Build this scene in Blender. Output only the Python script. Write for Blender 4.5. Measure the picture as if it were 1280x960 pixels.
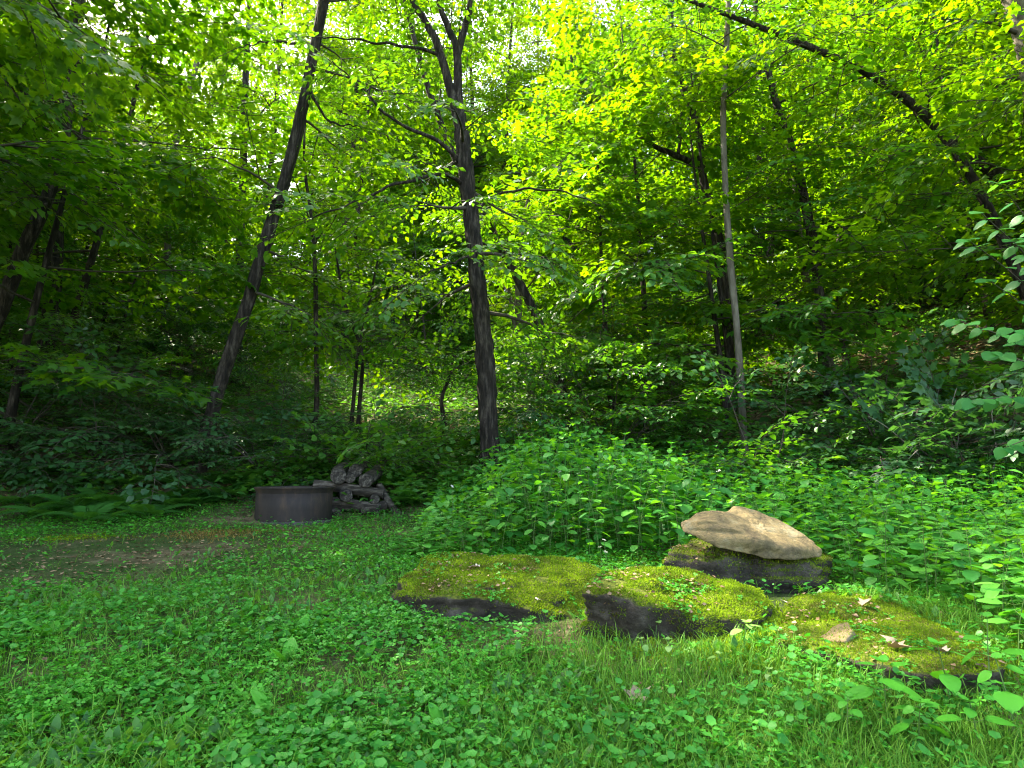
import bpy, bmesh, math, random
import numpy as np
from mathutils import Vector, Matrix, noise as mnoise

for o in list(bpy.data.objects): bpy.data.objects.remove(o)
scene = bpy.context.scene
COL = scene.collection
random.seed(7)
RNG = np.random.default_rng(11)
R = math.radians

# ------------------------------------------------------------------ camera
F_PX, W_PX, H_PX, HORIZON = 760.0, 1280.0, 960.0, 590.0
EYE = np.array([0.0, 0.0, 1.0])
PITCH = math.atan((HORIZON - H_PX/2)/F_PX)
cam_d = bpy.data.cameras.new('camera'); cam = bpy.data.objects.new('camera', cam_d); COL.objects.link(cam)
cam.location = EYE; cam.rotation_euler = (math.pi/2 + PITCH, 0, 0)
cam_d.sensor_width = 36; cam_d.lens = 36*F_PX/W_PX; cam_d.clip_start = .05; cam_d.clip_end = 1000
scene.camera = cam

# ------------------------------------------------------------------ sky and sun
SUN_AZ, SUN_EL = R(-50), R(52)          # azimuth measured from the view direction (+Y), negative = left
SUNV = np.array([math.sin(SUN_AZ)*math.cos(SUN_EL), math.cos(SUN_AZ)*math.cos(SUN_EL), math.sin(SUN_EL)])
world = bpy.data.worlds.new('World'); scene.world = world; world.use_nodes = True
nt = world.node_tree; nt.nodes.clear()
sky = nt.nodes.new('ShaderNodeTexSky'); sky.sky_type = 'NISHITA'; sky.sun_disc = False
sky.sun_elevation = SUN_EL; sky.sun_rotation = SUN_AZ
sky.air_density = 1.0; sky.dust_density = 3.0; sky.ozone_density = 1.0
bg = nt.nodes.new('ShaderNodeBackground'); bg.inputs['Strength'].default_value = 0.15
wo = nt.nodes.new('ShaderNodeOutputWorld')
nt.links.new(sky.outputs[0], bg.inputs[0]); nt.links.new(bg.outputs[0], wo.inputs[0])
sun_d = bpy.data.lights.new('sun', 'SUN'); sun_d.energy = 3.0; sun_d.angle = R(.53); sun_d.color = (1, .95, .84)
sun = bpy.data.objects.new('sun', sun_d); COL.objects.link(sun)
sun.rotation_euler = Vector(SUNV).to_track_quat('Z', 'Y').to_euler(); sun.location = (0, 0, 40)

vs = scene.view_settings
vs.view_transform = 'Standard'; vs.look = 'None'; vs.gamma = 1; vs.use_curve_mapping = False
vs.exposure = 3.1
vs.use_white_balance = True; vs.white_balance_temperature = 7200; vs.white_balance_tint = 10   # the phone's white balance in open shade
cy = scene.cycles
cy.filter_width = 1.1; cy.max_bounces = 9; cy.diffuse_bounces = 8; cy.glossy_bounces = 2; cy.transmission_bounces = 6
cy.transparent_max_bounces = 4; cy.sample_clamp_indirect = 6; cy.caustics_reflective = False; cy.caustics_refractive = False
try:
    cy.use_denoising = True; cy.denoiser = 'OPENIMAGEDENOISE'
except Exception: pass

# ------------------------------------------------------------------ projection helpers
Fv = np.array([0, math.cos(PITCH), math.sin(PITCH)]); Uv = np.array([0, -math.sin(PITCH), math.cos(PITCH)])
def ray(px, py):
    u = (px - W_PX/2)/F_PX; v = (H_PX/2 - py)/F_PX
    return np.array([u, 0, 0]) + Uv*v + Fv
def P(px, py, d):
    r = ray(px, py); return EYE + r*(d/r[1])
def to_px(p):
    q = np.asarray(p) - EYE; f = q@Fv
    return W_PX/2 + F_PX*q[0]/f, H_PX/2 - F_PX*(q@Uv)/f

# ------------------------------------------------------------------ numpy noise
def _hash(ix, iy, seed):
    h = (ix.astype(np.int64)*374761393 + iy.astype(np.int64)*668265263 + seed*1442695041) & 0xffffffff
    h = ((h ^ (h >> 13))*1274126177) & 0xffffffff
    return ((h ^ (h >> 16)) & 0xffff)/65535.0
def vnoise(x, y, seed=0):
    x = np.asarray(x, float); y = np.asarray(y, float)
    ix = np.floor(x); iy = np.floor(y); fx = x-ix; fy = y-iy
    fx = fx*fx*(3-2*fx); fy = fy*fy*(3-2*fy)
    a = _hash(ix, iy, seed); b = _hash(ix+1, iy, seed); c = _hash(ix, iy+1, seed); d = _hash(ix+1, iy+1, seed)
    return (a*(1-fx)+b*fx)*(1-fy) + (c*(1-fx)+d*fx)*fy
def fbm(x, y, seed=0, n=4):
    s = 0; a = .5
    for i in range(n):
        s = s + a*vnoise(x*2**i, y*2**i, seed+i*17); a *= .5
    return s
def sp(x, k=1.0):
    x = np.asarray(x, float)*k
    return np.where(x > 20, x, np.log1p(np.exp(np.minimum(x, 20))))/k
def ss(a, b, x):
    t = np.clip((np.asarray(x, float)-a)/(b-a), 0, 1); return t*t*(3-2*t)

# ------------------------------------------------------------------ terrain height
def g(x, y):
    x = np.asarray(x, float); y = np.asarray(y, float)
    z = .05*np.maximum(y, -20) + .25*sp(y-7.9-.45*np.exp(-((x+1.9)/1.0)**2), 2.5) + .10*sp(y-28, .5) - .25*sp(y-75, .1)
    on = ss(6.0, 13, y)
    z = z + on*(.30*sp(x-3.2-.02*y, 1.2) + .17*sp(-x-3.6-.05*y, 1.2))
    z = z - .20*sp(x-70, .1) - .17*sp(-x-70, .1)
    z = z + .10*(fbm(x*.9, y*.9, 3)-.47)*ss(1.5, 3, np.hypot(x, y)) + .9*(fbm(x*.12, y*.12, 9)-.47)*ss(10, 18, y)
    # gentle rise of the moss ledge on the right
    z = z + .10*np.exp(-(((x-1.7)/1.1)**2 + ((y-3.4)/.7)**2))
    return z
def hit(px, py, lift=0.0):
    r = ray(px, py); t0 = .3
    ts = np.concatenate([np.arange(.3, 30, .02), np.arange(30, 150, .2)])
    p = EYE[None] + r[None]*ts[:, None]
    ok = p[:, 2] <= g(p[:, 0], p[:, 1]) + lift
    i = np.argmax(ok) if ok.any() else len(ts)-1
    return p[i]

# ------------------------------------------------------------------ mesh helpers
class MB:
    def __init__(s): s.v = []; s.f = []; s.n = 0
    def add(s, v, f):
        v = np.asarray(v, float).reshape(-1, 3); f = np.asarray(f, int)
        s.v.append(v); s.f.append(f + s.n); s.n += len(v); return s
    def mesh(s, name, smooth=False):
        me = bpy.data.meshes.new(name)
        if not s.v: return me
        v = np.concatenate(s.v)
        me.vertices.add(len(v)); me.vertices.foreach_set('co', v.astype(np.float32).ravel())
        li = np.concatenate([f.ravel() for f in s.f]).astype(np.int32)
        lt = np.concatenate([np.full(len(f), f.shape[1]) for f in s.f]).astype(np.int32)
        st = np.concatenate([[0], np.cumsum(lt)[:-1]]).astype(np.int32)
        me.loops.add(len(li)); me.loops.foreach_set('vertex_index', li)
        me.polygons.add(len(lt)); me.polygons.foreach_set('loop_start', st); me.polygons.foreach_set('loop_total', lt)
        if smooth: me.polygons.foreach_set('use_smooth', np.ones(len(lt), bool))
        me.update(calc_edges=True); me.validate(verbose=False)
        return me
def link(name, data, parent=None, mat=None):
    o = bpy.data.objects.new(name, data); COL.objects.link(o)
    if parent is not None: o.parent = parent
    if mat is not None and data is not None and len(data.materials) == 0: data.materials.append(mat)
    return o
def tag(o, label, cat, group=None, kind=None):
    o['label'] = label; o['category'] = cat
    if group: o['group'] = group
    if kind: o['kind'] = kind
    return o
def thing(name, label, cat, loc=(0, 0, 0), rz=0, group=None):
    o = link(name, None); o.location = loc; o.rotation_euler = (0, 0, rz); o.empty_display_size = .2
    return tag(o, label, cat, group)
def dup(root, loc, rz, scale=1.0, label=None):
    r = root.copy(); COL.objects.link(r); r.location = loc; r.rotation_euler = (0, 0, rz)
    r.scale = (scale, scale, scale) if np.isscalar(scale) else scale
    if label: r['label'] = label
    for ch in root.children:
        c = ch.copy(); COL.objects.link(c); c.parent = r
        for s_ in ch.children:
            d = s_.copy(); COL.objects.link(d); d.parent = c
    return r
def norm(a):
    a = np.asarray(a, float); return a/np.maximum(np.linalg.norm(a, axis=-1, keepdims=True), 1e-9)
def tube(path, rad, n=8, cap=True, disp=None, seed=0):
    path = np.asarray(path, float); m = len(path); rad = np.broadcast_to(np.asarray(rad, float), (m,))
    tan = norm(np.gradient(path, axis=0))
    ref = np.array([1., 0, 0]) if abs(tan[0, 0]) < .8 else np.array([0, 1., 0])
    vs_ = []
    s_ = norm(np.cross(tan[0], ref)); 
    for i in range(m):
        s_ = norm(s_ - tan[i]*(s_@tan[i])); b_ = np.cross(tan[i], s_)
        a = np.arange(n)*2*math.pi/n
        r = rad[i]*np.ones(n)
        if disp is not None: r = r*(1+disp(a, i))
        vs_.append(path[i] + np.cos(a)[:, None]*s_*r[:, None] + np.sin(a)[:, None]*b_*r[:, None])
    v = np.concatenate(vs_)
    i, j = np.meshgrid(np.arange(m-1), np.arange(n), indexing='ij'); i = i.ravel(); j = j.ravel(); k = (j+1) % n
    f = np.stack([i*n+j, i*n+k, (i+1)*n+k, (i+1)*n+j], 1)
    return v, f
def smooth_path(pts, n):
    pts = np.asarray(pts, float); m = len(pts); t = np.linspace(0, m-1, n)
    out = np.zeros((n, pts.shape[1]))
    for q, tt in enumerate(t):
        i = min(int(tt), m-2); u = tt-i
        p0 = pts[max(i-1, 0)]; p1 = pts[i]; p2 = pts[i+1]; p3 = pts[min(i+2, m-1)]
        out[q] = .5*((2*p1) + (-p0+p2)*u + (2*p0-5*p1+4*p2-p3)*u*u + (-p0+3*p1-3*p2+p3)*u**3)
    return out
def frames(fwd, up):
    fwd = norm(fwd); side = norm(np.cross(fwd, up)); nrm = np.cross(side, fwd); return side, fwd, nrm
def scatter(tv, tf, pos, fwd, up, scl):
    """copies of a template (along +Y, normal +Z) as one vertex / face array"""
    pos = np.asarray(pos, float); n = len(pos)
    side, fw, nr = frames(fwd, up); scl = np.broadcast_to(np.asarray(scl, float), (n,))
    v = (tv[None, :, 0:1]*side[:, None] + tv[None, :, 1:2]*fw[:, None] + tv[None, :, 2:3]*nr[:, None])*scl[:, None, None] + pos[:, None]
    f = tf[None] + (np.arange(n)*len(tv))[:, None, None]
    return v.reshape(-1, 3), f.reshape(-1, tf.shape[1])

# ------------------------------------------------------------------ materials
def new_mat(name):
    m = bpy.data.materials.new(name); m.use_nodes = True; n = m.node_tree; n.nodes.clear()
    out = n.nodes.new('ShaderNodeOutputMaterial'); return m, n, out
def N(n, t, **kw):
    x = n.nodes.new(t)
    for k, v in kw.items():
        if hasattr(x, k): setattr(x, k, v)
        else: x.inputs[k.replace('_', ' ')].default_value = v
    return x
def ramp(n, fac, stops):
    r = n.nodes.new('ShaderNodeValToRGB'); e = r.color_ramp.elements
    while len(e) < len(stops): e.new(.5)
    for q, (p, c) in zip(e, stops): q.position = p; q.color = (*c, 1)
    n.links.new(fac, r.inputs[0]); return r.outputs[0]
def leaf_mat(name, c0, c1, tr0, tr1, mixf=.45, rough=.42, spec=.35, objvar=.5, mottled=False):
    m, n, out = new_mat(name); L = n.links.new
    geo = N(n, 'ShaderNodeNewGeometry'); oi = N(n, 'ShaderNodeObjectInfo')
    a = N(n, 'ShaderNodeMath', operation='MULTIPLY'); L(geo.outputs['Random Per Island'], a.inputs[0]); a.inputs[1].default_value = 1-objvar
    b = N(n, 'ShaderNodeMath', operation='MULTIPLY_ADD'); L(oi.outputs['Random'], b.inputs[0]); b.inputs[1].default_value = objvar; L(a.outputs[0], b.inputs[2])
    fac = b.outputs[0]
    if mottled:
        tc = N(n, 'ShaderNodeTexCoord'); no = N(n, 'ShaderNodeTexNoise'); no.inputs['Scale'].default_value = 7; no.inputs['Detail'].default_value = 5; L(tc.outputs['Object'], no.inputs[0])
        mr = N(n, 'ShaderNodeMapRange'); mr.inputs[1].default_value = .36; mr.inputs[2].default_value = .66; L(no.outputs[0], mr.inputs[0])
        av = N(n, 'ShaderNodeMath', operation='MULTIPLY_ADD'); L(fac, av.inputs[0]); av.inputs[1].default_value = .45; ad = N(n, 'ShaderNodeMath', operation='MULTIPLY'); L(mr.outputs[0], ad.inputs[0]); ad.inputs[1].default_value = .6; L(ad.outputs[0], av.inputs[2]); fac = av.outputs[0]
    base = ramp(n, fac, [(0.05, c0), (.95, c1)] if not mottled else [(.20, (.12, .08, .02)), (.36, c0), (.88, c1)]); tr = ramp(n, fac, [(0.05, tr0), (.95, tr1)])
    pr = N(n, 'ShaderNodeBsdfPrincipled'); pr.inputs['Roughness'].default_value = rough; pr.inputs['Specular IOR Level'].default_value = spec
    L(base, pr.inputs['Base Color'])
    tl = N(n, 'ShaderNodeBsdfTranslucent'); L(tr, tl.inputs['Color'])
    mx = N(n, 'ShaderNodeMixShader'); mx.inputs[0].default_value = mixf
    L(pr.outputs[0], mx.inputs[1]); L(tl.outputs[0], mx.inputs[2]); L(mx.outputs[0], out.inputs[0])
    return m
def solid_mat(name, stops, scale=8, stretch=(1, 1, 1), rough=.85, bump=.4, bscale=30, detail=8, dist=.02, spec=.25, obj=True):
    m, n, out = new_mat(name); L = n.links.new
    tc = N(n, 'ShaderNodeTexCoord'); mp = N(n, 'ShaderNodeMapping'); mp.inputs['Scale'].default_value = stretch
    L(tc.outputs['Object' if obj else 'Generated'], mp.inputs[0])
    no = N(n, 'ShaderNodeTexNoise'); no.inputs['Scale'].default_value = scale; no.inputs['Detail'].default_value = detail; no.inputs['Roughness'].default_value = .65
    L(mp.outputs[0], no.inputs[0])
    c = ramp(n, no.outputs[0], stops)
    n2 = N(n, 'ShaderNodeTexNoise'); n2.inputs['Scale'].default_value = bscale; n2.inputs['Detail'].default_value = 8; n2.inputs['Roughness'].default_value = .7
    L(mp.outputs[0], n2.inputs[0])
    bp = N(n, 'ShaderNodeBump'); bp.inputs['Strength'].default_value = bump; bp.inputs['Distance'].default_value = dist; L(n2.outputs[0], bp.inputs['Height'])
    pr = N(n, 'ShaderNodeBsdfPrincipled'); pr.inputs['Roughness'].default_value = rough; pr.inputs['Specular IOR Level'].default_value = spec
    L(c, pr.inputs['Base Color']); L(bp.outputs[0], pr.inputs['Normal']); L(pr.outputs[0], out.inputs[0])
    return m
M = {}
M['canopy'] = leaf_mat('canopy_leaf', (.022, .11, .010), (.065, .17, .012), (.11, .36, .006), (.29, .46, .006), .5)
M['under'] = leaf_mat('understory_leaf', (.022, .12, .018), (.055, .17, .02), (.09, .34, .01), (.20, .42, .01), .42, spec=.45)
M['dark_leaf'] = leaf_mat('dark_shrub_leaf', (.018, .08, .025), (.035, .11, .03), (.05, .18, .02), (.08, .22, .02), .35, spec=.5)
M['nettle'] = leaf_mat('nettle_leaf', (.018, .15, .025), (.10, .34, .045), (.07, .38, .015), (.20, .54, .015), .38, spec=.22, objvar=.9)
M['big_leaf'] = leaf_mat('sapling_leaf', (.020, .125, .03), (.045, .18, .04), (.06, .30, .02), (.12, .36, .02), .42, spec=.12, objvar=.9)
M['clover'] = leaf_mat('clover_leaf', (.014, .14, .010), (.085, .36, .035), (.05, .34, .010), (.14, .48, .02), .3, spec=.14, objvar=0)
M['grass'] = leaf_mat('grass_blade', (.035, .16, .012), (.15, .32, .035), (.06, .22, .01), (.12, .30, .02), .3, rough=.5, spec=.12, objvar=0)
M['ivy'] = leaf_mat('ground_ivy_leaf', (.016, .145, .018), (.065, .29, .04), (.05, .32, .012), (.12, .42, .03), .3, spec=.14, objvar=0)
M['herb'] = leaf_mat('herb_leaf', (.03, .14, .02), (.07, .21, .03), (.09, .32, .02), (.18, .40, .02), .4, objvar=0)
M['fern'] = leaf_mat('fern_leaf', (.03, .13, .02), (.05, .18, .03), (.08, .3, .02), (.12, .34, .02), .38, objvar=.6)
M['moss'] = leaf_mat('moss_tuft', (.07, .15, .008), (.27, .38, .02), (.10, .22, .006), (.30, .44, .01), .3, rough=.8, spec=.1, objvar=0, mottled=True)
M['rust_moss'] = leaf_mat('dry_moss', (.13, .10, .025), (.26, .18, .05), (.1, .08, .01), (.2, .14, .02), .2, rough=.9, spec=.1, objvar=0)
M['litter'] = leaf_mat('dead_leaf', (.10, .06, .03), (.36, .24, .14), (.06, .03, .01), (.16, .09, .04), .2, rough=.8, spec=.15, objvar=0)
M['fallen'] = leaf_mat('fallen_leaf', (.26, .19, .13), (.42, .37, .30), (.1, .06, .03), (.2, .14, .08), .15, rough=.7, objvar=1)
M['petal'] = leaf_mat('petal', (.7, .72, .66), (.8, .8, .76), (.3, .3, .25), (.4, .4, .35), .3)
M['bark'] = solid_mat('bark', [(.34, (.010, .007, .005)), (.5, (.030, .023, .017)), (.62, (.085, .068, .052)), (.74, (.17, .15, .12))], 11, (1.6, 1.6, .3), .92, 1.0, 26, dist=.06)
M['bark_pale'] = solid_mat('pale_bark', [(.3, (.05, .042, .03)), (.5, (.11, .093, .068)), (.75, (.22, .195, .15))], 6, (1.6, 1.6, .35), .9, .7, 22, dist=.02)
M['twig'] = solid_mat('twig_bark', [(.3, (.03, .024, .018)), (.7, (.09, .075, .055))], 9, (1, 1, .4), .9, .3)
M['stem'] = solid_mat('green_stem', [(.3, (.05, .12, .025)), (.7, (.12, .2, .05))], 9, (1, 1, 1), .6, .1)
M['deadwood'] = solid_mat('dead_wood', [(.3, (.10, .085, .07)), (.7, (.30, .27, .22))], 9, (1, 1, 1), .9, .5)
M['log_bark'] = solid_mat('log_bark', [(.34, (.012, .009, .007)), (.5, (.045, .036, .027)), (.68, (.17, .145, .115))], 9, (.6, .6, 2.2), .9, .8, 24, dist=.02)
M['log_end'] = solid_mat('log_cut_end', [(.38, (.014, .011, .009)), (.52, (.06, .05, .04)), (.68, (.19, .165, .135))], 26, (1, 1, 1), .9, .5, 50)
M['steel'] = solid_mat('weathered_steel', [(.3, (.013, .0095, .008)), (.52, (.026, .019, .0155)), (.66, (.06, .036, .022)), (.8, (.10, .08, .065))], 5, (1, 1, .35), .7, .5, 40, dist=.006, spec=.3)
M['ash'] = solid_mat('ash', [(.3, (.025, .022, .02)), (.7, (.085, .075, .068))], 12, (1, 1, 1), .95, .6)

def ground_mat():
    m, n, out = new_mat('forest_ground'); L = n.links.new
    tc = N(n, 'ShaderNodeTexCoord')
    no = N(n, 'ShaderNodeTexNoise'); no.inputs['Scale'].default_value = 6; no.inputs['Detail'].default_value = 9; no.inputs['Roughness'].default_value = .7
    L(tc.outputs['Object'], no.inputs[0])
    soil = ramp(n, no.outputs[0], [(.3, (.05, .035, .02)), (.5, (.15, .108, .062)), (.7, (.31, .24, .15))])
    n2 = N(n, 'ShaderNodeTexNoise'); n2.inputs['Scale'].default_value = 1.3; n2.inputs['Detail'].default_value = 5
    L(tc.outputs['Object'], n2.inputs[0])
    gm = ramp(n, n2.outputs[0], [(.34, (.1, .1, .1)), (.55, (.85, .85, .85))])
    mx = N(n, 'ShaderNodeMix', data_type='RGBA'); L(gm, mx.inputs[0]); L(soil, mx.inputs[6]); mx.inputs[7].default_value = (.03, .075, .012, 1)
    n3 = N(n, 'ShaderNodeTexNoise'); n3.inputs['Scale'].default_value = 45; n3.inputs['Detail'].default_value = 6
    L(tc.outputs['Object'], n3.inputs[0])
    bp = N(n, 'ShaderNodeBump'); bp.inputs['Strength'].default_value = 1.0; bp.inputs['Distance'].default_value = .06; L(n3.outputs[0], bp.inputs['Height'])
    pr = N(n, 'ShaderNodeBsdfPrincipled'); pr.inputs['Roughness'].default_value = .95; pr.inputs['Specular IOR Level'].default_value = .1
    L(mx.outputs[2], pr.inputs['Base Color']); L(bp.outputs[0], pr.inputs['Normal']); L(pr.outputs[0], out.inputs[0])
    return m
M['ground'] = ground_mat()
def rock_mat(name, stops, moss_lo, moss_hi, mosscol=((.05, .075, .008), (.17, .2, .02))):
    """stone with moss growing where the surface faces up and the noise allows it"""
    m, n, out = new_mat(name); L = n.links.new
    tc = N(n, 'ShaderNodeTexCoord'); geo = N(n, 'ShaderNodeNewGeometry')
    no = N(n, 'ShaderNodeTexNoise'); no.inputs['Scale'].default_value = 5; no.inputs['Detail'].default_value = 12; no.inputs['Roughness'].default_value = .68
    L(tc.outputs['Object'], no.inputs[0]); stone = ramp(n, no.outputs[0], stops)
    n2 = N(n, 'ShaderNodeTexNoise'); n2.inputs['Scale'].default_value = 3.2; n2.inputs['Detail'].default_value = 8; L(tc.outputs['Object'], n2.inputs[0])
    sx = N(n, 'ShaderNodeSeparateXYZ'); L(geo.outputs['Normal'], sx.inputs[0])
    ad = N(n, 'ShaderNodeMath', operation='ADD'); L(sx.outputs[2], ad.inputs[0]); L(n2.outputs[0], ad.inputs[1])
    mr = N(n, 'ShaderNodeMapRange'); mr.inputs[1].default_value = moss_lo; mr.inputs[2].default_value = moss_hi; L(ad.outputs[0], mr.inputs[0])
    n3 = N(n, 'ShaderNodeTexNoise'); n3.inputs['Scale'].default_value = 60; n3.inputs['Detail'].default_value = 6; L(tc.outputs['Object'], n3.inputs[0])
    mc = ramp(n, n3.outputs[0], [(.35, mosscol[0]), (.65, mosscol[1])])
    mx = N(n, 'ShaderNodeMix', data_type='RGBA'); L(mr.outputs[0], mx.inputs[0]); L(stone, mx.inputs[6]); L(mc, mx.inputs[7])
    n4 = N(n, 'ShaderNodeTexNoise'); n4.inputs['Scale'].default_value = 16; n4.inputs['Detail'].default_value = 12; n4.inputs['Roughness'].default_value = .75; L(tc.outputs['Object'], n4.inputs[0])
    bp = N(n, 'ShaderNodeBump'); bp.inputs['Strength'].default_value = 1.0; bp.inputs['Distance'].default_value = .05; L(n4.outputs[0], bp.inputs['Height'])
    pr = N(n, 'ShaderNodeBsdfPrincipled'); pr.inputs['Roughness'].default_value = .9; pr.inputs['Specular IOR Level'].default_value = .2
    L(mx.outputs[2], pr.inputs['Base Color']); L(bp.outputs[0], pr.inputs['Normal']); L(pr.outputs[0], out.inputs[0])
    return m
M['rock_moss'] = rock_mat('mossy_stone', [(.3, (.015, .012, .008)), (.5, (.055, .044, .031)), (.72, (.19, .165, .125))], .95, 1.25)
M['rock_dim'] = rock_mat('half_mossy_stone', [(.3, (.018, .015, .011)), (.5, (.06, .05, .038)), (.72, (.15, .13, .10))], 1.05, 1.4, ((.05, .07, .01), (.13, .15, .02)))
M['rock_tan'] = rock_mat('tan_stone', [(.30, (.06, .044, .025)), (.42, (.17, .13, .068)), (.52, (.27, .20, .092)), (.62, (.31, .255, .145)), (.75, (.37, .33, .21))], 5, 6)

# ------------------------------------------------------------------ ground sheet
def axis(lo, a, b, hi, step, gr=1.13):
    mid = list(np.arange(a, b+1e-6, step)); l = []; x = a; s_ = step
    while x > lo: s_ *= gr; x -= s_; l.append(x)
    r_ = []; x = mid[-1]; s_ = step
    while x < hi: s_ *= gr; x += s_; r_.append(x)
    return np.array(l[::-1] + mid + r_)
xs = axis(-220, -6, 7, 220, .09); ys = axis(-120, 1.0, 11, 260, .09)
X, Y = np.meshgrid(xs, ys, indexing='ij'); Z = g(X, Y)
v = np.stack([X, Y, Z], -1).reshape(-1, 3); nx, ny = X.shape
i, j = np.meshgrid(np.arange(nx-1), np.arange(ny-1), indexing='ij'); i = i.ravel(); j = j.ravel()
f = np.stack([i*ny+j, (i+1)*ny+j, (i+1)*ny+j+1, i*ny+j+1], 1)
ground = link('ground', MB().add(v, f).mesh('ground', True), None, M['ground'])
tag(ground, 'forest clearing floor rising into a wooded slope', 'ground', kind='structure')

# ------------------------------------------------------------------ leaf and spray templates
def simple_leaf(w=.32, fold=.06, droop=.10):
    v = np.array([[0, 0, 0], [-w, .38, fold], [0, .42, 0], [w, .38, fold], [-w*.62, .74, fold*.4-droop*.4], [w*.62, .74, fold*.4-droop*.4], [0, 1, -droop]])
    f = np.array([[0, 2, 1], [0, 3, 2], [1, 2, 4], [2, 3, 5], [2, 6, 4], [2, 5, 6]])
    return v, f
def lobed_leaf(fold=.05, droop=.12):
    """maple like: five lobes round a centre"""
    c = np.array([[0, .3, .0]]); a = []
    for ang, r in ((-90, .3), (-28, .42), (-8, .30), (22, .62), (48, .34), (90, .72), (132, .34), (158, .62), (188, .30), (208, .42)):
        x, y = math.cos(R(ang))*r, .3+math.sin(R(ang))*r
        a.append([x, y, fold*abs(x)*2 - droop*max(0, y-.3) - .12*abs(x)**2])
    v = np.concatenate([c, np.array(a)]); n = len(a)
    f = np.array([[0, 1+k, 1+(k+1) % n] for k in range(n)])
    return v, f
LEAF_2 = (np.array([[0, 0, 0], [-.33, .45, .07], [0, 1, -.10], [.33, .45, .07]]), np.array([[0, 2, 1], [0, 3, 2]]))
LEAF_S = simple_leaf(); LEAF_N = simple_leaf(.24, .05, .16); LEAF_M = lobed_leaf()
def make_spray(seed, leaf, size, nside=6, spread=.42):
    """a flat leafy twig, 1 m long along +Y: leaf mesh and twig mesh"""
    r = np.random.default_rng(seed); pos = []; fw = []; tw = MB()
    def zc(y): return -.16*y*y
    ax = np.array([[0.03*math.sin(3*y+seed), y, zc(y)] for y in np.linspace(0, 1, 3)])
    tw.add(*tube(ax, np.linspace(.008, .003, 3), 3))
    for k in range(9):
        y = .15+.85*k/8+r.normal(0, .02); s_ = 1 if k % 2 else -1
        a = R(50+r.normal(0, 14))*s_; pos.append([0.02*s_, y, zc(y)]); fw.append([math.sin(a), math.cos(a), -.25+r.normal(0, .15)])
    for k in range(nside):
        y0 = .1+.8*k/(nside-1)*.92; s_ = 1 if k % 2 else -1; ln = spread*(1.15-.75*k/(nside-1))*r.uniform(.8, 1.2)
        a = R(52+r.normal(0, 9))*s_; d = np.array([math.sin(a), math.cos(a), r.normal(-.12, .12)]); b = np.array([0, y0, zc(y0)])
        tw.add(*tube(np.array([b, b+d*ln]), [.005, .002], 3))
        m = max(2, int(ln/(size*.62)))
        for q in range(m):
            t = (q+.7)/m; s2 = 1 if q % 2 else -1; a2 = a + R(48+r.normal(0, 15))*s2
            pos.append(b+d*ln*t); fw.append([math.sin(a2), math.cos(a2), -.28+r.normal(0, .18)])
        pos.append(b+d*ln); fw.append(d+[0, 0, -.3])
    pos = np.array(pos); fw = np.array(fw); n = len(pos)
    up = np.stack([r.normal(0, .30, n), r.normal(0, .30, n), np.ones(n)], 1)
    lv, lf = scatter(leaf[0], leaf[1], pos, fw, up, size*r.uniform(.7, 1.15, n))
    return (lv, lf), (np.concatenate(tw.v), np.concatenate(tw.f))
SPR = {'s': [make_spray(k, LEAF_S, .142) for k in range(5)],
       'm': [make_spray(20+k, LEAF_M, .172, 5) for k in range(4)],
       'n': [make_spray(40+k, LEAF_N, .16, 6) for k in range(4)],
       't': [make_spray(60+k, LEAF_S, .09, 7) for k in range(4)]}

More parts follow.
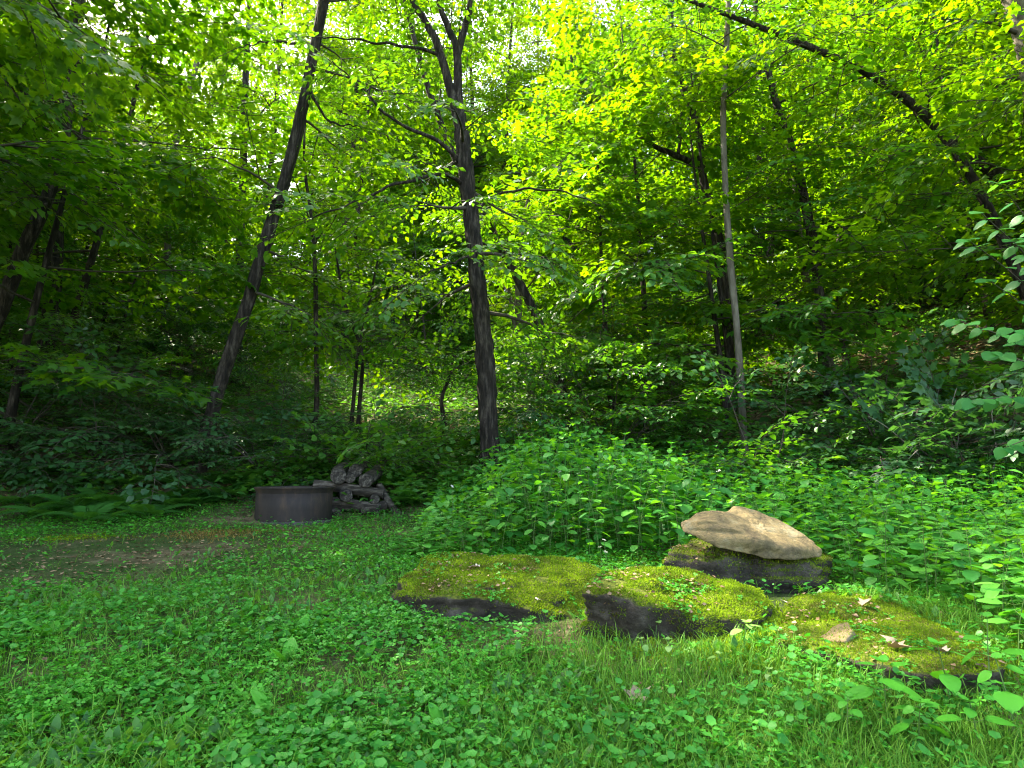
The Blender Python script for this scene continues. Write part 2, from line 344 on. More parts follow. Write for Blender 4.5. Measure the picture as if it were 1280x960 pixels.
class Crown:
    def __init__(s, kind, seed):
        s.k = kind; s.r = np.random.default_rng(seed); s.pl = []; s.wood = MB()
    def spray(s, p, d, scale):
        s.pl.append((np.asarray(p, float), np.asarray(d, float), scale))
    def limb(s, start, d, length, r0, sag=-.1, dens=1.0, sides=6, scale=1.0, t0=.25, manual=None):
        r = s.r
        if manual is None:
            d = norm(d); p = np.array(start, float); pts = [p.copy()]; n = 7
            for k in range(n-1):
                d = norm(d + r.normal(0, .10, 3) + np.array([0, 0, sag/n*2])); p = p + d*length/(n-1); pts.append(p.copy())
            path = np.array(pts)
        else:
            path = np.asarray(manual, float); n = len(path); length = np.sum(np.linalg.norm(np.diff(path, axis=0), axis=1))
            s.man = path
        if manual is None: s.wood.add(*tube(path, np.linspace(r0, r0*.25, n), sides))
        m = max(2, int(length*1.7*dens))
        for k in range(m):
            t = t0+(1-t0)*(k+r.uniform(0, .8))/m; q = t*(n-1); a = min(int(q), n-2); b = path[a]+(path[a+1]-path[a])*(q-a)
            tan = norm(path[a+1]-path[a]); sd = norm(np.cross(tan, [0, 0, 1]))*(1 if k % 2 else -1)
            dd = norm(tan*.6 + sd*.85 + [0, 0, r.normal(.02, .2)]); L2 = (.35+.45*length*(1-t)*.35+r.uniform(0, .5))*scale
            e = b+dd*L2+[0, 0, -.05*L2]
            s.wood.add(*tube(np.array([b, b+dd*L2*.5+[0, 0, .03], e]), [r0*.3+.003, r0*.18+.003, .005], 3))
            s.spray(e, dd+[0, 0, r.normal(-.1, .15)], scale*r.uniform(.75, 1.15))
            for u in (.35, .7):
                if r.random() < .9*dens:
                    c = b+dd*L2*u; s2 = norm(np.cross(dd, [0, 0, 1]))*(1 if r.random() < .5 else -1)
                    s.spray(c, dd*.7+s2*.8+[0, 0, r.normal(-.1, .2)], scale*r.uniform(.55, .95))
        s.spray(path[-1], path[-1]-path[-2], scale)
    def build(s, root, mat, offset=None, woodname='branchwork', woodmat=None, crownname='crown'):
        off = np.zeros(3) if offset is None else np.asarray(offset)
        mb = MB(); var = SPR[s.k]; r = s.r
        if offset is not None:      # gaps in the crowns through which the sun reaches the lit spots
            s.pl = [q for q in s.pl if not near_sun(q[0]+norm(q[1])*.5*q[2])]
        idx = r.integers(0, len(var), len(s.pl))
        for k in range(len(var)):
            sel = [s.pl[q] for q in range(len(s.pl)) if idx[q] == k]
            if not sel: continue
            pos = np.array([a for a, b, c in sel]) - off; fw = np.array([b for a, b, c in sel]); sc = np.array([c for a, b, c in sel]); n = len(sel)
            up = np.stack([r.normal(0, .22, n), r.normal(0, .22, n), np.ones(n)], 1)
            mb.add(*scatter(var[k][0][0], var[k][0][1], pos, fw, up, sc))
            s.wood.add(*scatter(var[k][1][0], var[k][1][1], pos+off, fw, up, sc))
        c = link(crownname, mb.mesh(crownname), root, mat)
        for k in range(len(s.wood.v)): s.wood.v[k] = s.wood.v[k]-off
        w = link(woodname, s.wood.mesh(woodname), root, woodmat or M['twig'])
        w['kind'] = 'stuff'
        return c, w

def bark_disp(amp, seed, freq=9):
    def f(a, i):
        return np.array([amp*(abs(mnoise.noise(Vector((math.cos(t)*freq*.5+seed, math.sin(t)*freq*.5, i*.11))))*2-.5)
                         + .06*mnoise.noise(Vector((math.cos(t)*1.2, math.sin(t)*1.2+seed, i*.05))) for t in a])
    return f

# ------------------------------------------------------------------ generic trees (built once, then copied)
def proto_tree(name, kind, H, h0, rad, nl, mat, seed, r0, bark, lean=.06, dens=1.0, scale=1.0):
    r = np.random.default_rng(seed); root = link(name, None)
    n = 12; ph = r.uniform(0, 6.28); pts = []
    for k in range(n):
        t = k/(n-1); pts.append([lean*H*t*math.cos(ph)+.14*math.sin(4*t+seed)*t, lean*H*t*math.sin(ph)+.14*math.cos(3.3*t+seed)*t, H*t-.25*(k == 0)])
    pts = np.array(pts); pp = smooth_path(pts, 30)
    rr = r0*(1-.86*np.linspace(0, 1, 30)**.9); rr[:3] *= [1.5, 1.22, 1.08]
    tm = MB().add(*tube(pp, rr, 9, disp=lambda a, i: .07*np.sin(a*3+i*.4+seed)+.04*np.sin(a*5-i*.7))).mesh('trunk', True)
    link('trunk', tm, root, bark)
    c = Crown(kind, seed)
    for k in range(nl):
        t = h0+(1-h0)*(k+r.uniform(0, .7))/nl; q = t*29; a = min(int(q), 28); b = pp[a]
        az = k*2.4+r.normal(0, .3); u = (t-h0)/(1-h0)
        ln = rad*(math.sin(math.pi*min(1, .28+.72*u))**.7+.12)*r.uniform(.75, 1.15)
        el = -.05+.75*u+r.normal(0, .15)
        c.limb(b, [math.cos(az)*math.cos(el), math.sin(az)*math.cos(el), math.sin(el)], ln, max(.012, rr[a]*.42), sag=-.15, dens=dens, sides=5, scale=scale)
    c.spray(pp[-1], [0.1, 0, 1], scale)
    c.build(root, mat)
    return root
PROTO = {'tall': [proto_tree('canopy_tree', 'm', 16, .30, 3.4, 18, M['canopy'], 101, .17, M['bark'], dens=1.7),
                  proto_tree('canopy_tree', 's', 17, .34, 3.2, 18, M['canopy'], 102, .15, M['bark'], dens=1.7),
                  proto_tree('canopy_tree', 'n', 15, .26, 3.5, 17, M['canopy'], 103, .16, M['bark'], .1, 1.7)],
         'mid': [proto_tree('understory_tree', 'm', 8.0, .16, 2.5, 14, M['canopy'], 111, .065, M['bark'], .08, 1.5),
                 proto_tree('understory_tree', 's', 7.0, .14, 2.3, 14, M['under'], 112, .055, M['bark'], .1, 1.5),
                 proto_tree('understory_tree', 'm', 9.0, .20, 2.6, 15, M['canopy'], 113, .075, M['bark'], .12, 1.5),
                 proto_tree('understory_tree', 'n', 6.5, .12, 2.3, 13, M['under'], 114, .05, M['twig'], .1, 1.5)],
         'low': [proto_tree('shrub', 's', 2.6, .08, 1.25, 11, M['under'], 121, .022, M['twig'], .12, 1.2, .85),
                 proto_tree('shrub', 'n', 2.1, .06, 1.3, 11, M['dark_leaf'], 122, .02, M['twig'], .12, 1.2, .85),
                 proto_tree('shrub', 't', 1.8, .05, 1.1, 10, M['under'], 123, .02, M['twig'], .1, 1.3, .8),
                 proto_tree('shrub', 'm', 3.0, .10, 1.3, 11, M['under'], 124, .025, M['twig'], .12, 1.1, .85)]}
LAB = {'tall': ('tall slender broadleaf tree among others on the wooded slope', 'tree', 'tall trees on the wooded slope'),
       'mid': ('thin understory tree with layered green leaves on the slope', 'tree', 'understory trees on the wooded slope'),
       'low': ('leafy green shrub low on the wooded slope', 'shrub', 'shrubs low on the wooded slope')}
USED = {}
def place(kind, vi, x, y, rz, sc, lift=0.0, lab=None):
    p = PROTO[kind][vi]; loc = (x, y, float(g(x, y))-.03+lift)
    if (kind, vi) not in USED:
        USED[(kind, vi)] = 1; o = p; o.location = loc; o.rotation_euler = (0, 0, rz); o.scale = (sc, sc, sc)
    else: o = dup(p, loc, rz, sc)
    if lab: l = lab
    else:
        form = {'tall': ('lobed', 'oval', 'narrow'), 'mid': ('lobed', 'oval', 'broad lobed', 'narrow'), 'low': ('oval', 'dark narrow', 'tiny', 'lobed')}[kind][vi]
        where = 'the fire ring' if x < -.17*y else ('the nettle bed' if x > .08*y else 'the forked tree'); far = 'far up the slope beyond ' if y > 26 else 'on the slope behind '
        l = ({'tall': 'tall canopy tree', 'mid': 'thin understory tree', 'low': 'low shrub'}[kind]+' with '+form+' leaves '+far+where, LAB[kind][1], LAB[kind][2])
    tag(o, *l); return o

# lines of sun kept open: the spots that lie in sun in the photograph
SPOTS = [P(935, 515, 8.5)]+[np.array(hit(px, py, l)) for px, py, l in ((1030, 452, .1), (560, 490, .4), (500, 520, .1), (980, 575, .4), (1120, 425, .1))]
SPOTS += [P(*q) for q in ((800, 260, 13), (900, 150, 14), (760, 360, 13), (980, 260, 14), (830, 60, 14), (720, 180, 16), (1100, 120, 13), (470, 440, 16), (420, 350, 18), (560, 380, 17), (300, 330, 19))]
SPOTS += [np.array(hit(px, py, .2)) for px, py in ((430, 530), (600, 510), (680, 500), (540, 545))]
def blocks_view(x, y):
    for s_ in (SPOTS[1], SPOTS[5], SPOTS[2]):
        q = np.array([x, y]); e = s_[:2]; t = q@e/(e@e)
        if .3 < t < 1.0 and np.linalg.norm(q-e*t) < 1.5: return True
    return False
def in_sun_line(x, y, z0, z1, rad, spots=None):
    for k, s_ in enumerate(spots or SPOTS):
        if spots is None and 6 <= k < len(SPOTS)-4 and math.hypot(s_[0]-x, s_[1]-y) < 3.2: continue
        for zz in np.linspace(z0, z1, 9):
            h = zz - s_[2]
            if h < 0.3: continue
            p = s_ + SUNV*(h/SUNV[2])
            if math.hypot(p[0]-x, p[1]-y) < rad: return True
    return False
def near_sun(p):
    for s_, w_ in ((SPOTS[0], .95), (SPOTS[0]+[.5, 0, -.3], .8), (SPOTS[4], .6), (SPOTS[1], .9)):
        q = p-s_; t = q@SUNV
        if t > 1.3 and np.linalg.norm(q-SUNV*t) < w_: return True
    return False
TAKEN = []
def free(x, y, d):
    return all((x-a)**2+(y-b)**2 > d*d for a, b in TAKEN)
def scatter_trees():
    r = np.random.default_rng(5)
    def run(kind, n, ylo, yhi, dmin, sclo, schi, xf, crown, sunrad, avoid):
        k = 0; tries = 0
        while k < n and tries < n*60:
            tries += 1
            y = ylo+(yhi-ylo)*r.random()**.85; x = r.uniform(-1, 1)*(xf*y+3)
            if not free(x, y, dmin) or avoid(x, y) or (kind != 'tall' and blocks_view(x, y)): continue
            sc = r.uniform(sclo, schi); z = float(g(x, y))
            if sunrad and in_sun_line(x, y, z+crown[0]*sc, z+crown[1]*sc, sunrad*sc): continue
            TAKEN.append((x, y)); place(kind, int(r.integers(len(PROTO[kind]))), x, y, r.uniform(0, 6.28), sc); k += 1
    for x, y, sc in ((-16, 32, 1.4), (-12.2, 28.5, 1.35), (-12.5, 35, 1.45), (-7, 34, 1.4), (1.5, 35, 1.4), (-9, 31, 1.5), (-1.5, 33, 1.5)):
        TAKEN.append((x, y)); place('tall', int(r.integers(3)), x, y, r.uniform(0, 6.28), sc)
    glade = lambda x, y: (-.36*y-.2 < x < -.02*y+.2) and y < 21
    bed = lambda x, y: y < 9.8 and x > -2
    run('tall', 105, 13, 62, 2.2, .9, 1.35, 1.0, (4, 17), 2.6, lambda x, y: glade(x, y) or y < 13 and abs(x) < 4)
    for x, y, sc in ((-8.0, 9.6, 1.15), (-7.4, 17.5, 1.3), (-9.5, 12.5, 1.3), (-4.4, 15.5, 1.15), (-8.3, 15, 1.3), (-11, 10.8, 1.2),
                     (4.6, 12.6, 1.2), (6.4, 12.0, 1.25), (8.2, 11.4, 1.2), (3.2, 14.2, 1.25), (5.6, 15.0, 1.3), (8.2, 14.5, 1.3), (10.5, 13.0, 1.3), (1.8, 16.5, 1.2), (7.2, 9.4, .95), (9.2, 9.0, 1.1)):
        z = float(g(x, y))
        if blocks_view(x, y) or in_sun_line(x, y, z+1.2*sc, z+8*sc, 1.9*sc, SPOTS[:6]+SPOTS[-4:]): continue
        TAKEN.append((x, y)); place('mid', int(r.integers(4)), x, y, r.uniform(0, 6.28), sc)
    for x, y, sc in ((4.2, 11.8, 1.0), (7.9, 12.6, 1.1), (9.4, 14.6, 1.15), (5.4, 16.2, 1.2), (3.0, 17.0, 1.2), (6.9, 17.4, 1.25), (10.6, 11.2, 1.1), (2.2, 13.2, .95), (8.6, 17.0, 1.3), (11.8, 15.2, 1.3), (4.4, 19.5, 1.3), (.8, 19.5, 1.3)):
        z = float(g(x, y))
        if not blocks_view(x, y) and not in_sun_line(x, y, z+1.2*sc, z+8*sc, 2.2*sc, [SPOTS[0], SPOTS[1], SPOTS[4], SPOTS[5]]): TAKEN.append((x, y)); place('mid', int(r.integers(4)), x, y, r.uniform(0, 6.28), sc)
    run('mid', 118, 10.5, 46, 1.5, .75, 1.2, .95, (1.2, 8), 2.35, lambda x, y: glade(x, y) or bed(x, y) or (y < 12 and -5 < x < 2))
    run('low', 120, 9.2, 30, 1.0, .6, 1.15, .95, (.2, 2.5), 1.1, lambda x, y: glade(x, y) or bed(x, y) or (y < 10 and -4.2 < x))
scatter_trees()
# trees that stand outside the frame on the left and behind, shading the clearing
OFFL = ('tall broadleaf tree standing at the rim of the clearing', 'tree', 'trees round the rim of the clearing')
for k, (x, y, s_) in enumerate([(-9.5, 7.0, 1.05), (-12.5, 10, 1.1), (-8.6, 3.6, 1.0), (-13, 4.5, 1.1), (-15.5, 8, 1.15), (-17, 13, 1.2),
                                (9.5, 3.5, 1.0), (11.5, 8.5, 1.1), (-11, -3, 1.05), (-7.8, 6.0, .95), (-10.8, 6.0, .95)]):
    place('tall', k % 3, x, y, k*1.3, s_, lab=OFFL)

# ------------------------------------------------------------------ the trees one can tell apart
def px_path(pts):               # (px, py, depth) -> points
    return np.array([P(*q) for q in pts])
def named_tree(name, label, path, radii, bark, stems=(), branches=(), auto=(), kind='s', mat='canopy', seed=1, sides=14, rings=70, amp=.10, flare=True, group=None):
    """path in world points; stems/branches are (path, r0, r1, leafy); auto = (n, t0, t1, length, elevation)"""
    path = np.asarray(path, float); gz = float(g(path[0][0], path[0][1]))
    if path[0][2] > gz+.1: path = np.concatenate([[[path[0][0]*1.0, path[0][1], gz]], path]); radii = [radii[0]]+list(radii)
    base = path[0].copy()
    root = thing(name, label, 'tree', base, 0, group)
    pp = smooth_path(path, rings); rr = np.interp(np.linspace(0, 1, rings), np.linspace(0, 1, len(radii)), radii)
    if flare:
        z = pp[:, 2]-pp[0, 2]; rr = rr*(1+.55*np.exp(-np.maximum(z, 0)/.18))
    pp = np.concatenate([[pp[0]-[0, 0, .4]], pp]); rr = np.concatenate([[rr[0]*1.1], rr])
    trunk = link('trunk', MB().add(*tube(pp-base, rr, sides, disp=bark_disp(amp, seed))).mesh('trunk', True), root, bark)
    c = Crown(kind, seed); r = c.r
    for nm, pts, a, b, leafy in [('stem', *s_) for s_ in stems]+[('branch', *s_) for s_ in branches]:
        q = smooth_path(pts, 26); wob = np.array([[mnoise.noise(Vector((i_*.35+seed, c_*7.1, len(q)))) for c_ in range(3)] for i_ in range(26)]); q = q+wob*(.05 if nm == 'branch' else .04)*np.minimum(1, np.arange(26)/5)[:, None]; link(nm, MB().add(*tube(q-base, np.linspace(a, b, 26), 9, disp=bark_disp(amp*.7, seed+3))).mesh(nm, True), trunk, bark)
        if leafy: c.limb(None, None, 0, b, manual=q[::4], dens=leafy, t0=.3)
    for n, t0, t1, ln, el in auto:
        for k in range(n):
            t = t0+(t1-t0)*(k+r.uniform(0, .8))/n; q = t*(len(pp)-1); a = min(int(q), len(pp)-2); b = pp[a]
            az = k*2.4+r.normal(0, .4)+seed; e = el+r.normal(0, .2)
            c.limb(b, [math.cos(az)*math.cos(e), math.sin(az)*math.cos(e), math.sin(e)], ln*r.uniform(.7, 1.2), max(.01, rr[a]*.3), sag=-.2, sides=5)
    if c.pl: c.build(root, M[mat], base)
    return root
def base_on_ground(px, py):
    p = hit(px, py); return p[1]

# leaning dark trunk left of the fire ring
d1 = 9.7
top1 = P(405, 0, d1)
named_tree('broadleaf_tree', 'dark slender trunk leaning right beyond the fire ring', np.concatenate([px_path([(250, 572, d1), (259, 540, d1), (278, 472, d1), (302, 403, d1), (330, 309, d1), (361, 206, d1), (381, 120, d1), (405, 0, d1)]), [top1+[.35, 0, 2.2], top1+[.6, .1, 4.6]]]),
           [.115, .112, .106, .102, .098, .095, .092, .088, .07, .03], M['bark'], auto=((11, .72, 1.0, 2.3, .45), (4, .42, .7, 1.2, .1)),
           branches=((px_path([(386, 110, d1), (410, 150, d1-.1), (445, 158, d1-.3)]), .03, .008, .5), (px_path([(372, 55, d1), (335, 52, d1-.3), (300, 60, d1-.5)]), .025, .006, .6)), seed=31, sides=22, rings=150, amp=.22)
# forked tree in the middle
d2 = 9.4; zb = P(614, 586, d2)
tk = [P(*q) for q in [(614, 590, d2), (611, 540, d2), (607, 450, d2), (600, 380, d2), (592, 300, d2), (583, 220, d2), (577, 165, d2)]]
tk[0][2] = g(tk[0][0], tk[0][1])
fk = P(577, 165, d2)
def up(p, *offs): return [np.asarray(p)+np.asarray(o) for o in offs]
lt = P(513, -5, d2); r1 = P(548, -5, d2); r2 = P(590, -5, d2)
named_tree('broadleaf_tree', 'grey barked tree forking high above the nettle bed', tk, [.15, .145, .138, .133, .128, .12, .115], M['bark'],
           stems=((np.array([P(578, 175, d2), P(565, 120, d2), P(548, 60, d2), P(530, 25, d2), lt]+up(lt, [-.7, .1, 1.6], [-1.2, .3, 4])), .09, .03, .8),
                  (np.array([P(577, 180, d2), P(573, 120, d2+.05), P(571, 65, d2+.05), P(560, 35, d2), r1]+up(r1, [-.3, .4, 2], [-.4, .6, 4.5])), .085, .03, .9),
                  (np.array([P(571, 70, d2+.05), P(580, 40, d2+.1), r2]+up(r2, [.4, .5, 2], [.9, .6, 4.6])), .066, .025, .9)),
           branches=((px_path([(582, 232, d2), (550, 218, d2-.4), (490, 232, d2-.8), (440, 255, d2-1.0), (385, 272, d2-1.2)]), .035, .008, .7),
                     (px_path([(578, 205, d2), (545, 175, d2-.2), (495, 152, d2-.5), (455, 115, d2-.8), (415, 75, d2-.9)]), .04, .008, .4),
                     (px_path([(548, 68, d2), (510, 58, d2-.3), (460, 52, d2-.6), (400, 45, d2-.9)]), .03, .008, .5),
                     (px_path([(588, 270, d2), (630, 240, d2+.3), (690, 238, d2+.1), (750, 255, d2-.2)]), .03, .006, .8),
                     (px_path([(590, 320, d2), (560, 330, d2-.6), (520, 350, d2-1.0)]), .02, .005, .8),
                     (px_path([(590, 300, d2), (635, 315, d2+.2), (680, 322, d2+.1), (730, 345, d2-.2)]), .022, .005, .8)),
           auto=((8, .45, 1.0, 1.3, -.05),), kind='s', mat='under', seed=32, sides=26, rings=170, amp=.24)
# leaning trunk behind it
d3 = 12.5
named_tree('broadleaf_tree', 'thin dark trunk leaning left behind the forked tree', px_path([(716, 560, d3), (700, 480, d3), (672, 400, d3), (640, 335, d3), (606, 272, d3), (570, 200, d3), (535, 110, d3), (505, 0, d3)]),
           [.11, .1, .095, .09, .085, .08, .07, .04], M['bark'], auto=((7, .45, 1, 1.6, .2),), seed=33, sides=12, rings=50)
d4 = 14
named_tree('broadleaf_tree', 'pale split trunk with peeling bark behind the forked tree', px_path([(664, 490, d4), (655, 440, d4), (648, 390, d4), (650, 330, d4), (660, 250, d4)]), [.1, .09, .085, .08, .05], M['bark_pale'],
           branches=((px_path([(652, 425, d4), (642, 400, d4), (636, 360, d4)]), .06, .03, 0),), auto=((5, .6, 1, 1.5, .4),), seed=34, sides=10, rings=40)
d5 = base_on_ground(394, 560)
named_tree('sapling_tree', 'straight thin sapling on the bank behind the log pile', px_path([(391, 562, d5), (396, 500, d5), (395, 420, d5), (394, 340, d5), (389, 270, d5), (380, 200, d5), (384, 120, d5)]), [.05, .045, .042, .04, .035, .025, .012], M['bark'],
           branches=((px_path([(393, 305, d5), (410, 280, d5-.2), (440, 245, d5-.4)]), .018, .005, .6), (px_path([(391, 285, d5), (372, 235, d5-.1), (355, 200, d5-.3)]), .016, .005, .6)), auto=((9, .45, 1, 1.0, .2),), seed=35, sides=9, rings=40)
dl = base_on_ground(55, 470)
named_tree('broadleaf_tree', 'dark trunk rising from the shaded bank left of the leaning trunk', px_path([(52, 476, dl), (60, 420, dl), (68, 340, dl), (72, 250, dl), (78, 160, dl), (95, 60, dl), (110, -60, dl)]), [.2, .17, .16, .15, .13, .1, .06], M['bark'],
           branches=((px_path([(75, 235, dl), (110, 225, dl-.4), (160, 232, dl-.8)]), .05, .012, .8), (px_path([(72, 215, dl), (95, 120, dl-.2), (140, 60, dl-.6)]), .06, .012, .8)), auto=((12, .5, 1, 2.4, .2),), seed=36, sides=12, rings=60)
named_tree('broadleaf_tree', 'leaning trunk in deep shade at the end of the shaded bank', px_path([(-18, 440, 9.5), (4, 380, 9.5), (30, 310, 9.5), (58, 250, 9.5), (80, 170, 9.5), (90, 80, 9.5), (95, -40, 9.5)]), [.12, .11, .11, .1, .09, .07, .04], M['bark'], auto=((9, .55, 1, 2.2, .25),), seed=37, sides=12, rings=60)
named_tree('broadleaf_tree', 'pale thin trunk standing tall among the leaves of the far left slope', px_path([(205, 420, 19), (209, 320, 19), (214, 225, 19), (225, 150, 19), (243, 90, 19), (262, 0, 19), (272, -80, 19)]), [.12, .11, .1, .1, .09, .08, .06], M['bark_pale'], auto=((5, .8, 1, 2, .4),), seed=38, sides=8, rings=40)
named_tree('broadleaf_tree', 'straight dark trunk left of and behind the leaning trunk', px_path([(296, 440, 17), (300, 320, 17), (304, 220, 17), (306, 120, 17), (312, 0, 17)]), [.13, .12, .11, .1, .07], M['bark'], auto=((7, .6, 1, 2, .3),), seed=39, sides=8, rings=40)
d10 = base_on_ground(556, 556)
named_tree('small_tree', 'round bushy small tree on a short dark trunk in the glade', px_path([(555, 560, d10), (556, 530, d10), (552, 500, d10), (562, 470, d10), (568, 440, d10)]), [.05, .045, .04, .03, .015], M['bark'], auto=((14, .3, 1, .85, .3),), kind='t', mat='under', seed=40, sides=8, rings=26)
for k, (a, b) in enumerate(((438, 445), (446, 449))):
    dd = base_on_ground(a, 548)
    named_tree('sapling_tree', 'one of a pair of thin dark saplings beside the glade', px_path([(a, 550, dd), (a+4, 500, dd), (b+3, 440, dd), (b+(-18 if k else 16), 380, dd), (b+(-30 if k else 30), 310, dd)]), [.045, .04, .035, .03, .015], M['bark'], auto=((8, .5, 1, 1.1, .2),), seed=41+k, sides=8, rings=30, group='pair of saplings beside the glade')
# right hand slope
named_tree('broadleaf_tree', 'pale straight trunk catching sun on the right slope', px_path([(925, 470, 10.4), (921, 410, 10.4), (913, 330, 10.4), (907, 240, 10.4), (904, 150, 10.4), (908, 60, 10.4), (912, -40, 10.4)]), [.062, .06, .057, .055, .052, .05, .035], M['bark_pale'], auto=((5, .75, 1, 2, .4),), seed=43, sides=10, rings=50)
named_tree('broadleaf_tree', 'short leaning dark trunk above the sunlit litter bank', px_path([(1020, 330, 12), (1003, 240, 12), (988, 180, 12), (968, 120, 12), (950, 40, 12)]), [.10, .095, .085, .075, .04], M['bark'], auto=((6, .6, 1, 2, .3),), seed=44, sides=10, rings=40)
named_tree('broadleaf_tree', 'long trunk bowed far over to the left above the right slope', px_path([(1300, 420, 10.2), (1262, 320, 10.2), (1215, 222, 10.2), (1160, 148, 10.2), (1090, 95, 10.2), (1020, 62, 10.2), (940, 30, 10.2), (865, 2, 10.2), (790, -30, 10)]), [.09, .085, .08, .075, .066, .06, .05, .038, .024], M['bark'], auto=((16, .25, 1, 1.2, .1),), seed=45, sides=10, rings=60)
named_tree('broadleaf_tree', 'crooked dark limb-like trunk half hidden by yellow green leaves', px_path([(905, 330, 13), (880, 230, 13), (872, 160, 13), (850, 100, 13), (838, 40, 13), (845, -60, 13)]), [.1, .09, .08, .075, .07, .05], M['bark'],
           branches=((px_path([(868, 205, 13), (835, 190, 12.7), (795, 168, 12.4), (775, 135, 12.2)]), .075, .03, .5), (px_path([(848, 192, 12.8), (852, 150, 12.8), (848, 115, 12.8)]), .04, .02, 0)), auto=((6, .5, 1, 1.6, .3),), seed=46, sides=10, rings=40)
db = base_on_ground(1036, 472)
named_tree('broadleaf_tree', 'brown trunk footed in the sunlit litter bank', px_path([(1040, 476, db), (1030, 430, db), (1012, 370, db), (1000, 300, db), (992, 210, db)]), [.12, .1, .09, .08, .05], M['bark_pale'], auto=((6, .5, 1, 1.6, .2),), seed=47, sides=10, rings=40)
named_tree('broadleaf_tree', 'second brown trunk footed just behind the sunlit litter bank', px_path([(1062, 470, db+.6), (1055, 430, db+.6), (1042, 370, db+.6), (1050, 290, db+.6)]), [.1, .09, .08, .05], M['bark'], auto=((5, .6, 1, 1.4, .2),), seed=48, sides=10, rings=30)
named_tree('broadleaf_tree', 'stout pale trunk sunlit at the upper corner of the right slope', px_path([(1310, 330, 9), (1298, 160, 9), (1284, 70, 9), (1268, 5, 9), (1250, -60, 9)]), [.17, .15, .14, .14, .12], M['bark_pale'], auto=((6, .5, 1, 1.6, .2),), seed=49, sides=14, rings=50)
named_tree('broadleaf_tree', 'dark trunk crossing the upper edge of the right slope', px_path([(1330, 300, 13), (1240, 215, 13), (1190, 185, 13)]), [.16, .14, .1], M['bark'], auto=((6, .2, 1, 1.6, .2),), seed=50, sides=10, rings=30)

# ------------------------------------------------------------------ shrubs one can tell apart
def named_shrub(label, px, py, spread, height, nst, kind, mat, seed, lift=0, scale=.85, dens=1.1, depth=None):
    p = hit(px, py)
    if depth: p = P(px, py, depth); p[2] = g(p[0], p[1])
    root = thing('shrub', label, 'shrub', p); c = Crown(kind, seed); r = c.r
    for k in range(nst):
        az = k*2*math.pi/nst+r.normal(0, .3); el = r.uniform(.35, 1.25)
        L_ = height*r.uniform(.75, 1.1) if el > .9 else spread*r.uniform(.8, 1.2)
        c.limb(np.zeros(3), [math.cos(az)*math.cos(el), math.sin(az)*math.cos(el), math.sin(el)], L_, .016, sag=-.35, dens=dens, sides=5, scale=scale, t0=.3)
    c.build(root, M[mat], None, 'branchwork'); return root
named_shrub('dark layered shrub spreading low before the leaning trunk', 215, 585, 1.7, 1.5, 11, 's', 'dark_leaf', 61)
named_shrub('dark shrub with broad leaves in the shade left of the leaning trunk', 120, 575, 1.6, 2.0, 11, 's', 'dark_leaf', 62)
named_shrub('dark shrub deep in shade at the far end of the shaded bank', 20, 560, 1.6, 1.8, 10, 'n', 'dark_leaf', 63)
named_shrub('spreading dark green shrub behind the nettle bed', 765, 585, 1.7, 2.0, 14, 's', 'under', 64, depth=10.6)
named_shrub('sunlit shrub standing behind the nettle bed before the dark hollow', 940, 600, .85, 1.5, 12, 's', 'under', 65, depth=8.5, scale=.75)
named_shrub('low shrub at the foot of the sunlit shrub behind the nettles', 985, 605, .9, .7, 9, 's', 'under', 66, depth=8.6, scale=.7)
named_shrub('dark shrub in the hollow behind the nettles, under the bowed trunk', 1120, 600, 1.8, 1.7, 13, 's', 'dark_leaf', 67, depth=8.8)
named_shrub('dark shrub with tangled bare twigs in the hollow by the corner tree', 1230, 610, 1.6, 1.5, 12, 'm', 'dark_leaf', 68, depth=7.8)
named_shrub('layered green shrub above the hollow, below the litter bank', 1110, 540, 1.6, 1.6, 13, 'm', 'under', 69, depth=10.5)
named_shrub('low leafy shrub behind the log pile', 470, 590, 1.1, .8, 10, 's', 'under', 70, depth=9.4)
named_shrub('dark green bush between the leaning trunk and the fire ring', 330, 590, 1.2, .9, 11, 't', 'dark_leaf', 71, depth=9.6)
named_shrub('leafy bush tucked behind the forked tree', 690, 560, 1.2, 1.6, 11, 's', 'under', 72, depth=11)

